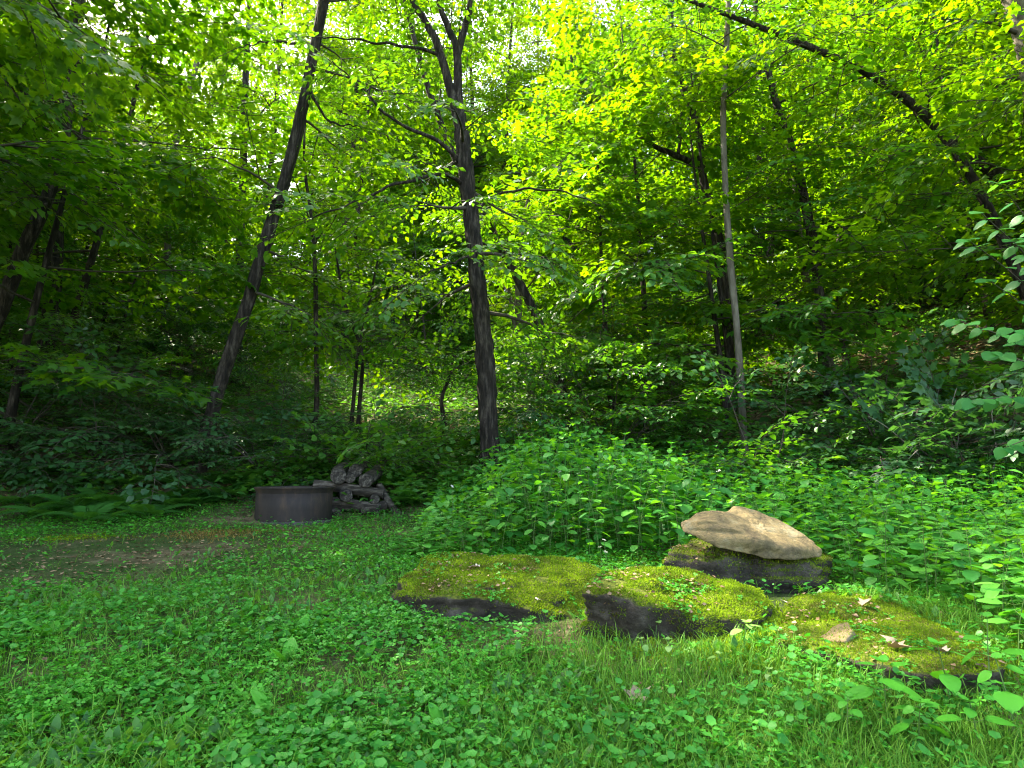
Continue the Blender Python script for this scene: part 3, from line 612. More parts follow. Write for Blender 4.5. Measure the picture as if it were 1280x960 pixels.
# ------------------------------------------------------------------ rocks
def ico(sub):
    bm = bmesh.new(); bmesh.ops.create_icosphere(bm, subdivisions=sub, radius=1)
    v = np.array([q.co[:] for q in bm.verts]); f = np.array([[x.index for x in q.verts] for q in bm.faces]); bm.free(); return v, f
ICO6 = ico(6); ICO5 = ico(5)
def rock(name, label, pts, mat, seed, amp=.02, soft=26, ledge=.0, cat='rock', fine=.006, facet=.03):
    pts = np.asarray(pts, float); c = (pts.max(0)+pts.min(0))/2; ext = (pts.max(0)-pts.min(0))/2
    bm = bmesh.new()
    for q in pts: bm.verts.new(q-c)
    bm.verts.ensure_lookup_table(); bmesh.ops.convex_hull(bm, input=bm.verts); bmesh.ops.recalc_face_normals(bm, faces=bm.faces); bm.normal_update()
    pl = [(np.array(q.normal[:]), q.normal.dot(q.verts[0].co)) for q in bm.faces]; bm.free()
    v, f = ICO6; d = norm(v*ext)
    acc = np.zeros(len(d))
    for n_, dd in pl:
        k = d@n_; rr = np.where(k > 1e-4, max(dd, .005)/np.maximum(k, 1e-4), 1e3)
        acc += np.minimum(rr, 1e3)**(-soft)
    r = acc**(-1/soft); w = d*r[:, None]
    out = np.zeros_like(w)
    for q in range(len(w)):
        p = Vector(w[q]*3.2)+Vector((seed*3.1, 0, 0))
        vd = mnoise.voronoi(p*1.15)[0]; a = mnoise.fractal(p, 1.0, 2.0, 5)*amp + facet*(vd[1]-vd[0]-.3) + fine*mnoise.fractal(p*7, 1, 2, 3)
        if ledge: a += ledge*abs(mnoise.noise(Vector((w[q][0]*2+seed, w[q][1]*2, w[q][2]*16))))
        out[q] = w[q]+d[q]*a
    root = thing(name, label, cat, c); body = link('stone', MB().add(out, f).mesh('stone', True), root, mat)
    return root, out, f, c
def moss_on(root, v, f, n, seed, nz=.35, thr=.42, mat='moss', size=(.007, .017), zmin=None, name='moss', fq=4, xlim=None):
    r = np.random.default_rng(seed); a = v[f[:, 0]]; b = v[f[:, 1]]; c = v[f[:, 2]]
    cr = np.cross(b-a, c-a); ar = np.linalg.norm(cr, axis=1); nn = norm(cr)
    ctr = (a+b+c)/3; m = fbm(ctr[:, 0]*fq+seed, ctr[:, 1]*fq+ctr[:, 2]*3, seed, 4)
    w = ar*(nn[:, 2] > nz+.6*(m < thr+.03))*(m > thr-.12)
    if zmin is not None: w = w*(ctr[:, 2] > zmin)
    w = w/w.sum(); q = r.choice(len(f), n, p=w); u = r.random((n, 1)); t = r.random((n, 1)); fl = (u+t) > 1; u = np.where(fl, 1-u, u); t = np.where(fl, 1-t, t)
    pos = a[q]+(b-a)[q]*u+(c-a)[q]*t; nrm = nn[q]
    # tuft: three curved blades
    tv = np.array([[-.22, 0, 0], [.22, 0, 0], [.10, 1.0, .3], [-.10, 1.0, .3]]); tf = np.array([[0, 1, 2], [0, 2, 3]])
    fw = nrm*.8 + r.normal(0, .6, (n, 3)); upv = np.cross(fw, r.normal(0, 1, (n, 3)))
    vv, ff = scatter(tv, tf, pos-nrm*.003, fw, upv, r.uniform(*size, n))
    o = link(name, MB().add(vv, ff).mesh(name), root.children[0], M[mat]); o['kind'] = 'stuff'; return o

def debris_on(rocks, n, tmpl, mat, size, seed, name, label, cat):
    r = np.random.default_rng(seed); mb = MB()
    for root, v, f, c_ in rocks:
        a = v[f[:, 0]]; b = v[f[:, 1]]; c = v[f[:, 2]]; cr = np.cross(b-a, c-a); ar = np.linalg.norm(cr, axis=1); nn = norm(cr)
        ct = (a+b+c)/3; w = ar*(nn[:, 2] > .6)*ss(.42, .6, fbm(ct[:, 0]*5+seed, ct[:, 1]*5, seed)); w = w/w.sum(); q = r.choice(len(f), n, p=w)
        pos = ct[q]+nn[q]*.012+c_; az = r.uniform(0, 6.28, n); fw = np.stack([np.cos(az), np.sin(az), r.normal(0, .2, n)], 1)
        mb.add(*scatter(*tmpl, pos, fw, nn[q]+r.normal(0, .25, (n, 3)), r.uniform(*size, n)))
    o = link(name, mb.mesh(name), None, M[mat]); tag(o, label, cat, kind='stuff')
def rockpts(lst): return np.array([P(*q) for q in lst])
# depths follow from where each rock meets the ground
dA = hit(610, 778)[1]; dB = hit(850, 800)[1]; dC = hit(935, 742)[1]; dE = hit(1045, 822)[1]
print('rock depths', dA, dB, dC, dE, 'ring', hit(365, 657), 'tree1', d1, 'db', db, 'dl', dl, 'd5', d5, 'd10', d10)
def slab(outl_top, outl_bot):   # (px, py, depth) for upper rim points and bottom points
    return np.concatenate([rockpts(outl_top), rockpts(outl_bot)])
def onto(p, z): p = p.copy(); p[2] = z; return p
# left moss slab
top = [(488, 738, dA+.06), (520, 741, dA), (580, 748, dA-.02), (640, 765, dA), (735, 779, dA-.05), (498, 712, dA+.45), (520, 698, dA+.6), (590, 688, dA+.75), (700, 692, dA+.7), (755, 712, dA+.45)]
tp = rockpts(top); bt = [onto(q, g(q[0], q[1])-.12)+np.array([0, .03, 0]) for q in tp]
rA = rock('mossy_rock', 'low flat boulder under yellow green moss, left of the other rocks', np.concatenate([tp, bt]), M['rock_moss'], 1, .06, 22, .035, facet=.05)
top = [(722, 736, dB+.08), (765, 752, dB+.02), (840, 758, dB), (895, 772, dB-.03), (948, 776, dB), (977, 760, dB+.12), (735, 714, dB+.4), (800, 708, dB+.55), (920, 722, dB+.5), (968, 735, dB+.3)]
tp = rockpts(top); bt = [onto(q, g(q[0], q[1])-.12)+np.array([0, .03, 0]) for q in tp]
rB = rock('mossy_rock', 'rounded mossy boulder with dark front before the flat stone', np.concatenate([tp, bt]), M['rock_moss'], 2, .06, 20, .035, facet=.05)
top = [(824, 682, dC+.15), (870, 703, dC), (960, 715, dC), (1040, 708, dC+.05), (1045, 700, dC+.2), (835, 674, dC+.5), (930, 682, dC+.6), (1035, 694, dC+.5)]
tp = rockpts(top); bt = [onto(q, g(q[0], q[1])-.12) for q in tp]
rC = rock('slab_rock', 'grey half mossy slab carrying the tan stone', np.concatenate([tp, bt]), M['rock_dim'], 3, .09, 16, .045, facet=.09)
top = [(845, 652, dC+.16), (848, 663, dC+.12), (872, 674, dC+.05), (905, 686, dC-.02), (950, 697, dC-.04), (1000, 699, dC), (1027, 697, dC+.1), (1027, 686, dC+.16), (1005, 668, dC+.25),
       (890, 650, dC+.05), (878, 642, dC+.3), (922, 636, dC+.4), (970, 648, dC+.42), (945, 672, dC-.03), (900, 665, dC+.5), (1010, 690, dC+.5), (980, 660, dC+.6), (880, 655, dC+.55)]
rD = rock('flat_stone', 'bare tan flat stone resting on the grey slab', rockpts(top), M['rock_tan'], 4, .030, 80, .03, fine=.008, facet=.05)
top = [(1010, 803, dE+.03), (1040, 782, dE+.08), (1060, 776, dE+.1), (1068, 785, dE+.02), (1076, 808, dE+.02), (1060, 800, dE-.05), (1055, 785, dE+.2), (1030, 800, dE+.2)]
tp = rockpts(top); bt = [onto(q, g(q[0], q[1])-.05) for q in tp]
rE = rock('small_stone', 'small tan wedge shaped stone on the moss', np.concatenate([tp, bt]), M['rock_tan'], 5, .012, 24, .005, fine=.004)
lg = [hit(x, y, l_) for x, y, l_ in ((960, 800, .04), (985, 745, .04), (1060, 735, .05), (1150, 770, .06), (1240, 805, .10), (1268, 838, .13), (1180, 850, .12), (1080, 845, .05))]
lp = np.concatenate([np.array(lg), np.array([onto(q, g(q[0], q[1])-.15)+np.array([0, .10, 0]) for q in lg])])
rF = rock('moss_ledge', 'broad low ledge of rock carpeted in bright moss with dead leaves', lp, M['rock_moss'], 6, .05, 26, .0, facet=.04)
moss_on(rA[0], rA[1], rA[2], 36000, 1, .32, .38)
moss_on(rB[0], rB[1], rB[2], 30000, 2, .15, .42)
moss_on(rC[0], rC[1], rC[2], 11000, 3, .15, .42)
moss_on(rF[0], rF[1], rF[2], 42000, 4, .3, .30, size=(.006, .014))
moss_on(rE[0], rE[1], rE[2], 900, 5, -.1, .5, zmin=None, size=(.006, .011))

# ------------------------------------------------------------------ fire ring and log pile
rp = hit(365, 657); dR = rp[1]; rad = 47.5/F_PX*dR*1.02
rp = np.array([P(365, 657, dR+rad*.9)[0], dR+rad, 0]); rp[2] = float(g(rp[0], rp[1]-rad))-.01
hR = 45/F_PX*dR
ring = thing('fire_ring', 'round brown steel fire ring with rolled rim on bare earth', 'fire ring', rp)
def lathe(prof, n=72, wob=0):
    prof = np.asarray(prof, float); m = len(prof); a = np.arange(n)*2*math.pi/n
    v = np.stack([prof[:, None, 0]*np.cos(a)*(1+wob*np.sin(3*a)), prof[:, None, 0]*np.sin(a)*(1+wob*np.sin(3*a)), np.repeat(prof[:, 1:2], n, 1)], -1).reshape(-1, 3)
    i, j = np.meshgrid(np.arange(m-1), np.arange(n), indexing='ij'); i = i.ravel(); j = j.ravel(); k = (j+1) % n
    return v, np.stack([i*n+j, i*n+k, (i+1)*n+k, (i+1)*n+j], 1)
link('wall', MB().add(*lathe([(rad*.985, -.15), (rad*.985, hR*.4), (rad*.98, hR-.05), (rad*.98-.012, hR-.05), (rad*.985-.012, hR*.4), (rad*.985-.012, -.15)], wob=.004)).mesh('wall', True), ring, M['steel'])
link('rim', MB().add(*lathe([(rad*.978, hR-.075), (rad*.99, hR-.055), (rad*1.0, hR-.045), (rad*1.005, hR-.035), (rad*1.03, hR-.018), (rad*1.045, hR-.008), (rad*1.045, hR), (rad*1.0, hR+.004), (rad*.96, hR), (rad*.955, hR-.03)], wob=.004)).mesh('rim', True), ring, M['steel'])
link('base_flange', MB().add(*lathe([(rad*.99, .035), (rad*1.03, .03), (rad*1.07, .012), (rad*1.075, -.1)], wob=.006)).mesh('base_flange', True), ring, M['ash'])
ab, af = lathe([(rad*.96, .1), (rad*.7, .13), (rad*.35, .16), (.01, .17)], 32); link('ash_bed', MB().add(ab, af).mesh('ash_bed', True), ring, M['ash'])

def log(label, a, b, r0, r1, seed, knots=1, bend=.03, name='log'):
    a = np.array(a, float); b = np.array(b, float); mid = (a+b)/2+np.array([random.uniform(-1, 1), random.uniform(-1, 1), random.uniform(-.3, 1)])*bend
    path = smooth_path([a, mid, b], 22); rr = np.linspace(r0, r1, 22)
    root = thing(name, label, 'log', a, 0, None)
    disp = lambda t, i: np.array([.16*mnoise.noise(Vector((math.cos(q)*2+seed*5, math.sin(q)*2, i*.16)))+.08*abs(mnoise.noise(Vector((math.cos(q)*7+seed, math.sin(q)*7, i*.12)))) for q in t])
    v, f = tube(path-a, rr, 20, disp=disp); link('bark', MB().add(v, f).mesh('bark', True), root, M['log_bark'])
    for e, sgn in ((0, -1), (21, 1)):
        ringv = v[e*20:(e+1)*20]*1.0; c = ringv.mean(0); tn = norm(path[-1]-path[0])*sgn
        vv = np.concatenate([c+(ringv-c)*.999, c+(ringv-c)*.93+tn*.008, c+(ringv-c)*.5+tn*.004, [c+tn*.007]]); n = 20; k = np.arange(n); k2 = (k+1) % n
        ff = np.concatenate([np.stack([k, k2, n+k2], 1), np.stack([k, n+k2, n+k], 1), np.stack([n+k, n+k2, 2*n+k2], 1), np.stack([n+k, 2*n+k2, 2*n+k], 1), np.stack([2*n+k, 2*n+k2, np.full(n, 3*n)], 1)])
        if sgn < 0: ff = ff[:, ::-1]
        link('cut_end', MB().add(vv, ff).mesh('cut_end', False), root, M['log_end'])
    return root
dG = rp[1]+.3          # the pile stands right beside the ring
def L(px, py, dd=0): return P(px, py, dG+dd)
u = dG/F_PX
log('long round log laid across the pile beside the fire ring', L(394, 606, .15), L(479, 618, .1), 6.5*u, 6*u, 1)
log('thick log on top of the pile with its round cut end showing', L(423, 596, 0), L(430, 586, .9), 9.5*u, 9*u, 2)
log('slim log wedged between two thicker ones on top of the pile', L(438, 598, .02), L(443, 588, .85), 6*u, 6*u, 3)
log('topmost dark log on the pile', L(444, 589, .18), L(452, 579, 1.0), 8*u, 8*u, 4)
log('dark split log at the end of the top row, sloping back', L(457, 601, .03), L(474, 588, .95), 8.5*u, 7.5*u, 5)
log('log in the middle of the pile with a pale cut end', L(433, 620, -.05), L(428, 610, .8), 7.5*u, 7*u, 6)
log('short log under the right end of the long log', L(468, 625, -.02), L(470, 615, .8), 6*u, 6*u, 7)
log('gnarled weathered log low in the pile', L(410, 628, .08), L(474, 637, .02), 8*u, 7.5*u, 8, bend=.05)
log('forked weathered log poking out low at the right of the pile', L(452, 640, -.04), L(481, 632, .12), 3.5*u, 6.5*u, 9)
log('short thick log standing on the ground under the pile', L(414, 638, .05), L(426, 655, -.02), 7*u, 6*u, 10)
log('bottom log of the pile lying on the earth in shadow', L(412, 650, .3), L(480, 652, .3), 9*u, 8*u, 12)
log('thin pole leaning against the right side of the pile', L(474, 606, .25), L(508, 655, .0), 4*u, 4.5*u, 11)

# ------------------------------------------------------------------ leaves of near plants
def plant_leaf(n=7, width=.34, serr=.0, fold=.10, droop=.22, heart=.0, wmax=.38):
    """ovate pointed leaf along +Y, length 1, with midrib fold, side veins as relief and droop"""
    t = np.linspace(0, 1, n+1); w = width*np.sin(np.pi*t**(.62 if heart else .75))**.85; w[-1] = 0; w[0] = 0 if not heart else width*.35
    v = []; f = []
    for k in range(n+1):
        z = -droop*t[k]**2
        s_ = serr*(1 if k % 2 else -1)*(0 if k in (0, n) else 1); vein = .012*(1 if k % 2 else -1)
        v += [[0, t[k], z], [-(w[k]+s_), t[k]-heart*(k == 0)*.08, z+fold*w[k]+vein*.3-.25*w[k]**2], [w[k]+s_, t[k]-heart*(k == 0)*.08, z+fold*w[k]+vein*.3-.25*w[k]**2],
              [-(w[k])*.5, t[k]+.02, z+fold*w[k]*.6+vein], [(w[k])*.5, t[k]+.02, z+fold*w[k]*.6+vein]]
    for k in range(n):
        a = 5*k; b = 5*(k+1)
        f += [[a, b, b+3], [a, b+3, a+3], [a+3, b+3, b+1], [a+3, b+1, a+1], [a, a+4, b+4], [a, b+4, b], [a+4, a+2, b+2], [a+4, b+2, b+4]]
    return np.array(v), np.array(f)
def leaf_mesh(name, mat, **kw):
    v, f = plant_leaf(**kw); v = v + np.random.default_rng(len(name)).normal(0, .004, v.shape)
    me = MB().add(v, f).mesh(name, True); me.materials.append(M[mat]); return me
NET = [leaf_mesh('leaf', 'nettle', n=6, width=.33, serr=.018, droop=d_, fold=fo) for d_, fo in ((.15, .2), (.3, .12), (.05, .25))]
BIG = [leaf_mesh('leaf', 'big_leaf', n=6, width=.40, serr=.012, droop=d_, heart=1.0, fold=.1) for d_ in (.15, .28)]
SEED = [leaf_mesh('leaf', 'clover', n=5, width=.36, droop=d_, fold=.15) for d_ in (.1, .25)]
PLA = [leaf_mesh('leaf', 'clover', n=6, width=.26, droop=d_, fold=.2) for d_ in (.35, .15)]
def put_leaf(me, parent, pos, fwd, up_, s_):
    side, fw, nr = frames(np.array([fwd], float), np.array([up_], float))
    m = Matrix(((side[0][0], fw[0][0], nr[0][0], 0), (side[0][1], fw[0][1], nr[0][1], 0), (side[0][2], fw[0][2], nr[0][2], 0), (0, 0, 0, 1)))
    o = bpy.data.objects.new('leaf', me); COL.objects.link(o); o.parent = parent
    o.matrix_basis = Matrix.Translation(Vector(pos)) @ m @ Matrix.Scale(float(s_), 4); return o
def stem_proto(h, lean, seed, r0=.004):
    r = np.random.default_rng(seed); a = r.uniform(0, 6.28)
    pts = np.array([[lean*t*t*math.cos(a)*h, lean*t*t*math.sin(a)*h, h*t-.03*(t == 0)] for t in np.linspace(0, 1, 6)]); return pts
def upright_plant(name, label, cat, loc, h, leaves, size, seed, group, nodes, start=.3, stemr=.004, rz=0):
    r = np.random.default_rng(seed); root = thing(name, label, cat, loc, rz, group)
    pts = stem_proto(h, .18, seed); mb = MB().add(*tube(pts, np.linspace(stemr, stemr*.5, 6), 4))
    spec = []
    for k in range(nodes):
        t = start+(1-start)*(k+.5)/nodes; q = t*5; a = min(int(q), 4); b = pts[a]+(pts[a+1]-pts[a])*(q-a); az = k*1.57+r.normal(0, .25)
        s_ = size*(1.0-.5*max(0, (t-.55)/.45))*r.uniform(.8, 1.15)
        for sg in (0, math.pi):
            d = np.array([math.cos(az+sg), math.sin(az+sg), r.normal(.05, .2)]); pet = s_*.35; e = b+norm(d+[0, 0, .25])*pet
            mb.add(*tube(np.array([b, e]), [stemr*.45, stemr*.3], 3)); spec.append((leaves[int(r.integers(len(leaves)))], e, d+[0, 0, r.normal(-.22, .15)], [r.normal(0, .2), r.normal(0, .2), 1], s_))
    for k in range(3): 
        az = k*2.1+r.random(); spec.append((leaves[0], pts[-1], [math.cos(az), math.sin(az), .5], [0, 0, 1], size*.4))
    link('stem', mb.mesh('stem', True), root, M['stem'])
    for s_ in spec: put_leaf(s_[0], root, *s_[1:])
    return root
NETL = ('leafy nettle plant in the dense bed behind the rocks', 'plant', 'nettle plants in the bed behind the rocks')
protoN = [upright_plant('nettle_plant', NETL[0], NETL[1], (0, 0, 0), h, NET, s_, 200+k, NETL[2], nd+1, .16) for k, (h, s_, nd) in enumerate(((1.0, .155, 6), (.9, .145, 6), (.8, .16, 5), (1.05, .14, 7), (.7, .15, 5)))]
usedN = set(); cnt = 0; stuff_pts = []
def nettle_height(x, y):
    """how tall the bed grows here, 0 outside it"""
    front = 5.25-.22*max(0, x)-.12*max(0, x-2)**1.3+.12*math.sin(x*3.1)
    if x > 2.2+.2*math.sin(y*2.3)+.12*max(0, y-3.4) and 2.5 < y < 5.2: return .50+.1*math.sin(x*4+y*3)
    if x < -.95 or y < front or y > front+4.2+.2*x: return 0
    left = .90*math.exp(-((x-.75)/1.6)**2)+.10
    if y < front+.5: left *= .72
    h = max(left, .62 if x > 1.2 else .3)
    if x < -.3: h *= .75
    return h
rn = np.random.default_rng(77); ptsN = []
for k in range(9000):
    x = rn.uniform(-1.0, 7.5); y = rn.uniform(2.0, 9.4)
    if abs(x) > .95*y+.3: continue
    h = nettle_height(x, y)
    if h <= 0: continue
    if math.hypot((x-1.45)/.85, (y-(dC+.25))/.62) < 1: continue
    if any((x-a)**2+(y-b)**2 < .019 for a, b, c in ptsN): continue
    ptsN.append((x, y, h))
ptsN.sort(key=lambda q: q[1]); print('nettles', len(ptsN))
for x, y, h in ptsN:
    hh = h*rn.uniform(.82, 1.15)
    if cnt < 300 and (y < 5.6 or rn.random() < .62):
        vi = int(rn.integers(len(protoN))); p = protoN[vi]; sc = hh/(1.0, .9, .8, 1.05, .7)[vi]; sxy = min(1.15, max(.75, sc*1.1)); loc = (x, y, float(g(x, y)))
        if vi not in usedN: usedN.add(vi); o = p; o.location = loc; o.rotation_euler = (0, 0, rn.uniform(0, 6.28)); o.scale = (sxy, sxy, sc)
        else: o = dup(p, loc, rn.uniform(0, 6.28), (sxy, sxy, sc))
        o['label'] = ('tall nettle plant in the clump below the forked tree' if x < 1.3 else 'nettle plant in the bed beside the moss ledge' if y < 4.9 else 'nettle plant in the bed behind the tan flat stone')
        cnt += 1
    else: stuff_pts.append((x, y, hh))
# the rest of the bed, too deep inside to pick apart
mbN = MB(); lv, lf = simple_leaf(.33, .06, .15); pos = []; fw = []; sc = []
for x, y, hh in stuff_pts:
    z0 = float(g(x, y)); mbN.add(*tube(np.array([[x, y, z0-.02], [x+.03, y, z0+hh*.5], [x, y+.04, z0+hh]]), [.004, .003, .002], 3))
    for k in range(6):
        t = .2+.78*k/5; az = k*1.57+rn.normal(0, .3)
        for sg in (0, math.pi):
            d = np.array([math.cos(az+sg), math.sin(az+sg), rn.normal(-.15, .18)]); pos.append(np.array([x, y, z0+hh*t])+d*.04); fw.append(d); sc.append(rn.uniform(.09, .145))
if pos:
    n_ = len(pos); mbN.add(*scatter(lv, lf, np.array(pos), np.array(fw), np.stack([rn.normal(0, .2, n_), rn.normal(0, .2, n_), np.ones(n_)], 1), np.array(sc)))
    o = link('nettle_thicket', mbN.mesh('nettle_thicket', True), None, leaf_mat('nettle_mass_leaf', (.018, .15, .025), (.10, .34, .045), (.07, .38, .015), (.20, .54, .015), .38, spec=.22, objvar=0))
    tag(o, 'dense green nettle leaves filling the back of the bed', 'plants', kind='stuff')

# sapling reaching in with big leaves
sb = np.array([5.1, 5.3, float(g(5.1, 5.3))])
sap = thing('sapling', 'young sapling reaching large blue green leaves over the nettles', 'sapling', sb)
mbS = MB(); rs = np.random.default_rng(3)
tr = smooth_path([[0, 0, -.1], [.02, .05, 1], [-.05, 0, 2], [.05, .05, 2.9], [0, 0, 3.6]], 16); mbS.add(*tube(tr, np.linspace(.022, .008, 16), 7))
for k, (ex, ey, z0) in enumerate([(1215, 500, 1.2), (1195, 400, 1.45), (1210, 300, 1.8), (1235, 350, 1.6), (1240, 440, 1.3), (1225, 265, 2.0), (1255, 560, 1.0), (1250, 230, 2.2), (1260, 410, 1.5), (1265, 300, 1.9)]):
    e = P(ex, ey, 4.7+.15*(k % 4))-sb; b = np.array([0, 0, z0]); q = smooth_path([b, b*.45+e*.55+[0, 0, .08], e], 9); mbS.add(*tube(q, np.linspace(.008, .003, 9), 4))
    for m_ in range(2, 9):
        tn = norm(q[m_]-q[m_-1]); sd = norm(np.cross(tn, [0, 0, 1]))
        for sg in (1, -1):
            if rs.random() < .25: continue
            put_leaf(BIG[int(rs.integers(2))], sap, q[m_]+sd*sg*.02, tn*.5+sd*sg*.8+[0, -.25, rs.normal(-.55, .2)], [rs.normal(-.3, .25), rs.normal(-.75, .25), 1], rs.uniform(.085, .14))
    put_leaf(BIG[0], sap, q[-1], norm(q[-1]-q[-2])+[0, 0, -.6], [-.3, -.8, 1], .13)
link('stem', mbS.mesh('stem', True), sap, M['twig'])

# low broad leaved plants, front right
LOWL = ('leafy seedling with pointed oval leaves growing below the moss ledge', 'plant', 'leafy seedlings below the moss ledge')
for k, (px, py, h, s_) in enumerate([(1110, 915, .24, .115), (1190, 900, .26, .115), (1240, 880, .3, .11), (1150, 945, .17, .09), (1270, 930, .25, .11), (1225, 950, .18, .09), (1060, 930, .14, .07), (1275, 840, .4, .12), (1010, 900, .12, .06), (1255, 800, .42, .12)]):
    p = hit(px, py); upright_plant('leafy_seedling', LOWL[0], LOWL[1], p, h, SEED, s_, 300+k, LOWL[2], 2+(k % 3 == 0)+(h > .28), .5, .003, rz=k*1.1)
PAL = ('pale green seedling in the grass in front of the rounded mossy boulder', 'plant', 'pale seedlings before the rounded boulder')
M['pale'] = leaf_mat('pale_leaf', (.14, .30, .06), (.22, .38, .09), (.2, .42, .04), (.28, .45, .06), .35, objvar=.9)
PALM = [leaf_mesh('leaf', 'pale', n=5, width=.4, droop=.15, fold=.18)]
for k, (px, py, h, s_) in enumerate([(930, 815, .13, .085), (845, 850, .16, .06), (808, 835, .12, .05), (905, 850, .10, .055), (960, 868, .09, .05), (820, 800, .1, .06)]):
    p = hit(px, py); upright_plant('pale_seedling', PAL[0], PAL[1], p, h, PALM, s_, 330+k, PAL[2], 1 if k else 2, .7, .0028, rz=k)
PLL = ('rosette of broad plantain leaves in the clover lawn', 'plant', 'broad leaved rosettes in the clover lawn')
rp_ = np.random.default_rng(9)
for k, (px, py) in enumerate([(372, 800), (360, 835), (395, 790), (255, 880), (200, 930), (290, 935), (95, 905), (430, 745), (150, 840), (455, 830), (340, 905), (60, 800), (470, 925), (560, 925), (230, 800), (310, 770), (420, 880), (640, 830), (30, 930), (130, 955)]):
    p = hit(px, py); root = thing('plantain', PLL[0], PLL[1], p, rp_.uniform(0, 6.28), PLL[2])
    for m_ in range(int(rp_.integers(4, 7))):
        az = m_*2.4+rp_.normal(0, .3); el = rp_.uniform(.35, 1.0); d = np.array([math.cos(az)*math.cos(el), math.sin(az)*math.cos(el), math.sin(el)])
        put_leaf(PLA[m_ % 2], root, d*.03, d, [0, 0, 1], rp_.uniform(.08, .13))

# ferns along the dark edge of the clearing
def frond_mesh():
    mb = MB(); n = 22; pt = np.array([[0, t, .55*t-.75*t*t] for t in np.linspace(0, 1, n)]); mb.add(*tube(pt, np.linspace(.008, .002, n), 3))
    lv_, lf_ = simple_leaf(.13, .02, .1); pos = []; fw = []; sc = []
    for k in range(3, n):
        t = k/(n-1); ln = .30*math.sin(math.pi*min(1, t*.86+.12))**.8
        for sg in (1, -1): pos.append(pt[k]); fw.append([sg*1.0, .45, -.12]); sc.append(ln)
    nn_ = len(pos); mb.add(*scatter(lv_, lf_, np.array(pos), np.array(fw), np.tile([0, -.1, 1.], (nn_, 1)), np.array(sc)))
    me = mb.mesh('frond'); me.materials.append(M['fern']); return me
FR = frond_mesh(); rf = np.random.default_rng(21)
FL = ('green fern with arching fronds at the dark edge of the clearing', 'fern', 'ferns along the dark edge of the clearing')
for px, py in [(25, 625), (60, 640), (95, 630), (130, 622), (110, 645), (165, 628), (200, 618), (240, 625), (280, 615), (20, 600), (75, 605), (300, 600), (225, 600), (150, 600), (45, 585), (185, 640), (330, 605), (265, 598), (520, 625), (430, 585), (560, 610), (500, 600)]:
    p = hit(px, py+8); root = thing('fern', FL[0], FL[1], p, rf.uniform(0, 6.28), FL[2]); m = int(rf.integers(7, 11))
    for k in range(m):
        az = k*6.283/m+rf.normal(0, .2); o = bpy.data.objects.new('frond', FR); COL.objects.link(o); o.parent = root
        s_ = rf.uniform(.42, .68); o.scale = (s_, s_, s_); o.rotation_euler = (rf.uniform(.1, .5), 0, az)

# ------------------------------------------------------------------ ground cover
TREF_V = []; TREF_F = []
for k in range(3):
    a = R(120*k); c_, s_ = math.cos(a), math.sin(a)
    q = np.array([[0, 0, .0], [-.40, .5, .10], [-.27, .86, .08], [0, .80, 0], [.27, .86, .08], [.40, .5, .10]])
    q = np.stack([q[:, 0]*c_-q[:, 1]*s_, q[:, 0]*s_+q[:, 1]*c_, q[:, 2]], 1); TREF_V.append(q)
    TREF_F.append(np.array([[0, 3, 1], [1, 3, 2], [0, 5, 3], [5, 4, 3]])+6*k)
TREF = (np.concatenate(TREF_V), np.concatenate(TREF_F))
TREF_LO = (np.concatenate([q[[0, 1, 3, 5]] for q in TREF_V]), np.concatenate([np.array([[0, 2, 1], [0, 3, 2]])+4*k for k in range(3)]))
ROUND = (np.array([[0, 0, 0], [-.45, .25, .08], [-.4, .7, .1], [0, .9, .03], [.4, .7, .1], [.45, .25, .08], [0, .45, -.03]]), np.array([[6, 0, 5], [6, 5, 4], [6, 4, 3], [6, 3, 2], [6, 2, 1], [6, 1, 0]]))
BLADE = (np.array([[-.016, 0, 0], [.016, 0, 0], [-.015, .4, .0], [.015, .4, .0], [-.010, .75, -.10], [.010, .75, -.10], [0, 1, -.32]]), np.array([[0, 1, 3], [0, 3, 2], [2, 3, 5], [2, 5, 4], [4, 5, 6]]))
debris_on([rA, rB, rF, rC], 170, LEAF_2, 'litter', (.012, .035), 71, 'bark_scraps', 'brown leaf and bark scraps strewn over the mossy boulders', 'debris')
debris_on([rA, rB, rF], 230, TREF_LO, 'clover', (.010, .022), 73, 'boulder_clover', 'small clover sprigs rooted in the moss of the boulders', 'clover')
def in_rocks(x, y):
    m = np.zeros(len(x), bool)
    for rr in (rA, rB, rC, rF):
        v = rr[1]+rr[3]; m |= (((x-rr[3][0])/(np.ptp(v[:, 0])*.45))**2+((y-rr[3][1]+(.10 if rr is not rF else 0))/(np.ptp(v[:, 1])*(.52 if rr is not rF else .36)))**2) < 1
    return m | ((x-rp[0])**2+(y-rp[1])**2 < (rad*1.1)**2)
def view_pts(n, d0, d1, r, power=1.0, margin=.12):
    """points on the ground inside the view wedge, denser near the camera as the picture needs"""
    t = r.random(n); y = d0*(d1/d0)**(t**power); x = r.uniform(-1, 1, n)*(.86+margin)*y
    return x, y
dirt_c = hit(170, 685); dirt_c2 = hit(40, 715); dirt_c3 = hit(260, 672)
def dirt(x, y):
    """how bare the trodden earth is"""
    a = np.exp(-(((x-dirt_c[0])/1.5)**2+((y-dirt_c[1])/.75)**2)); b = np.exp(-(((x-dirt_c2[0])/1.3)**2+((y-dirt_c2[1])/.6)**2)); c = np.exp(-(((x-rp[0])/.9)**2+((y-rp[1]+.2)/.75)**2))
    return np.clip((a+b*.8+c*.62)*1.5*(.55+.9*fbm(x*2.2, y*2.2, 31)), 0, 1)
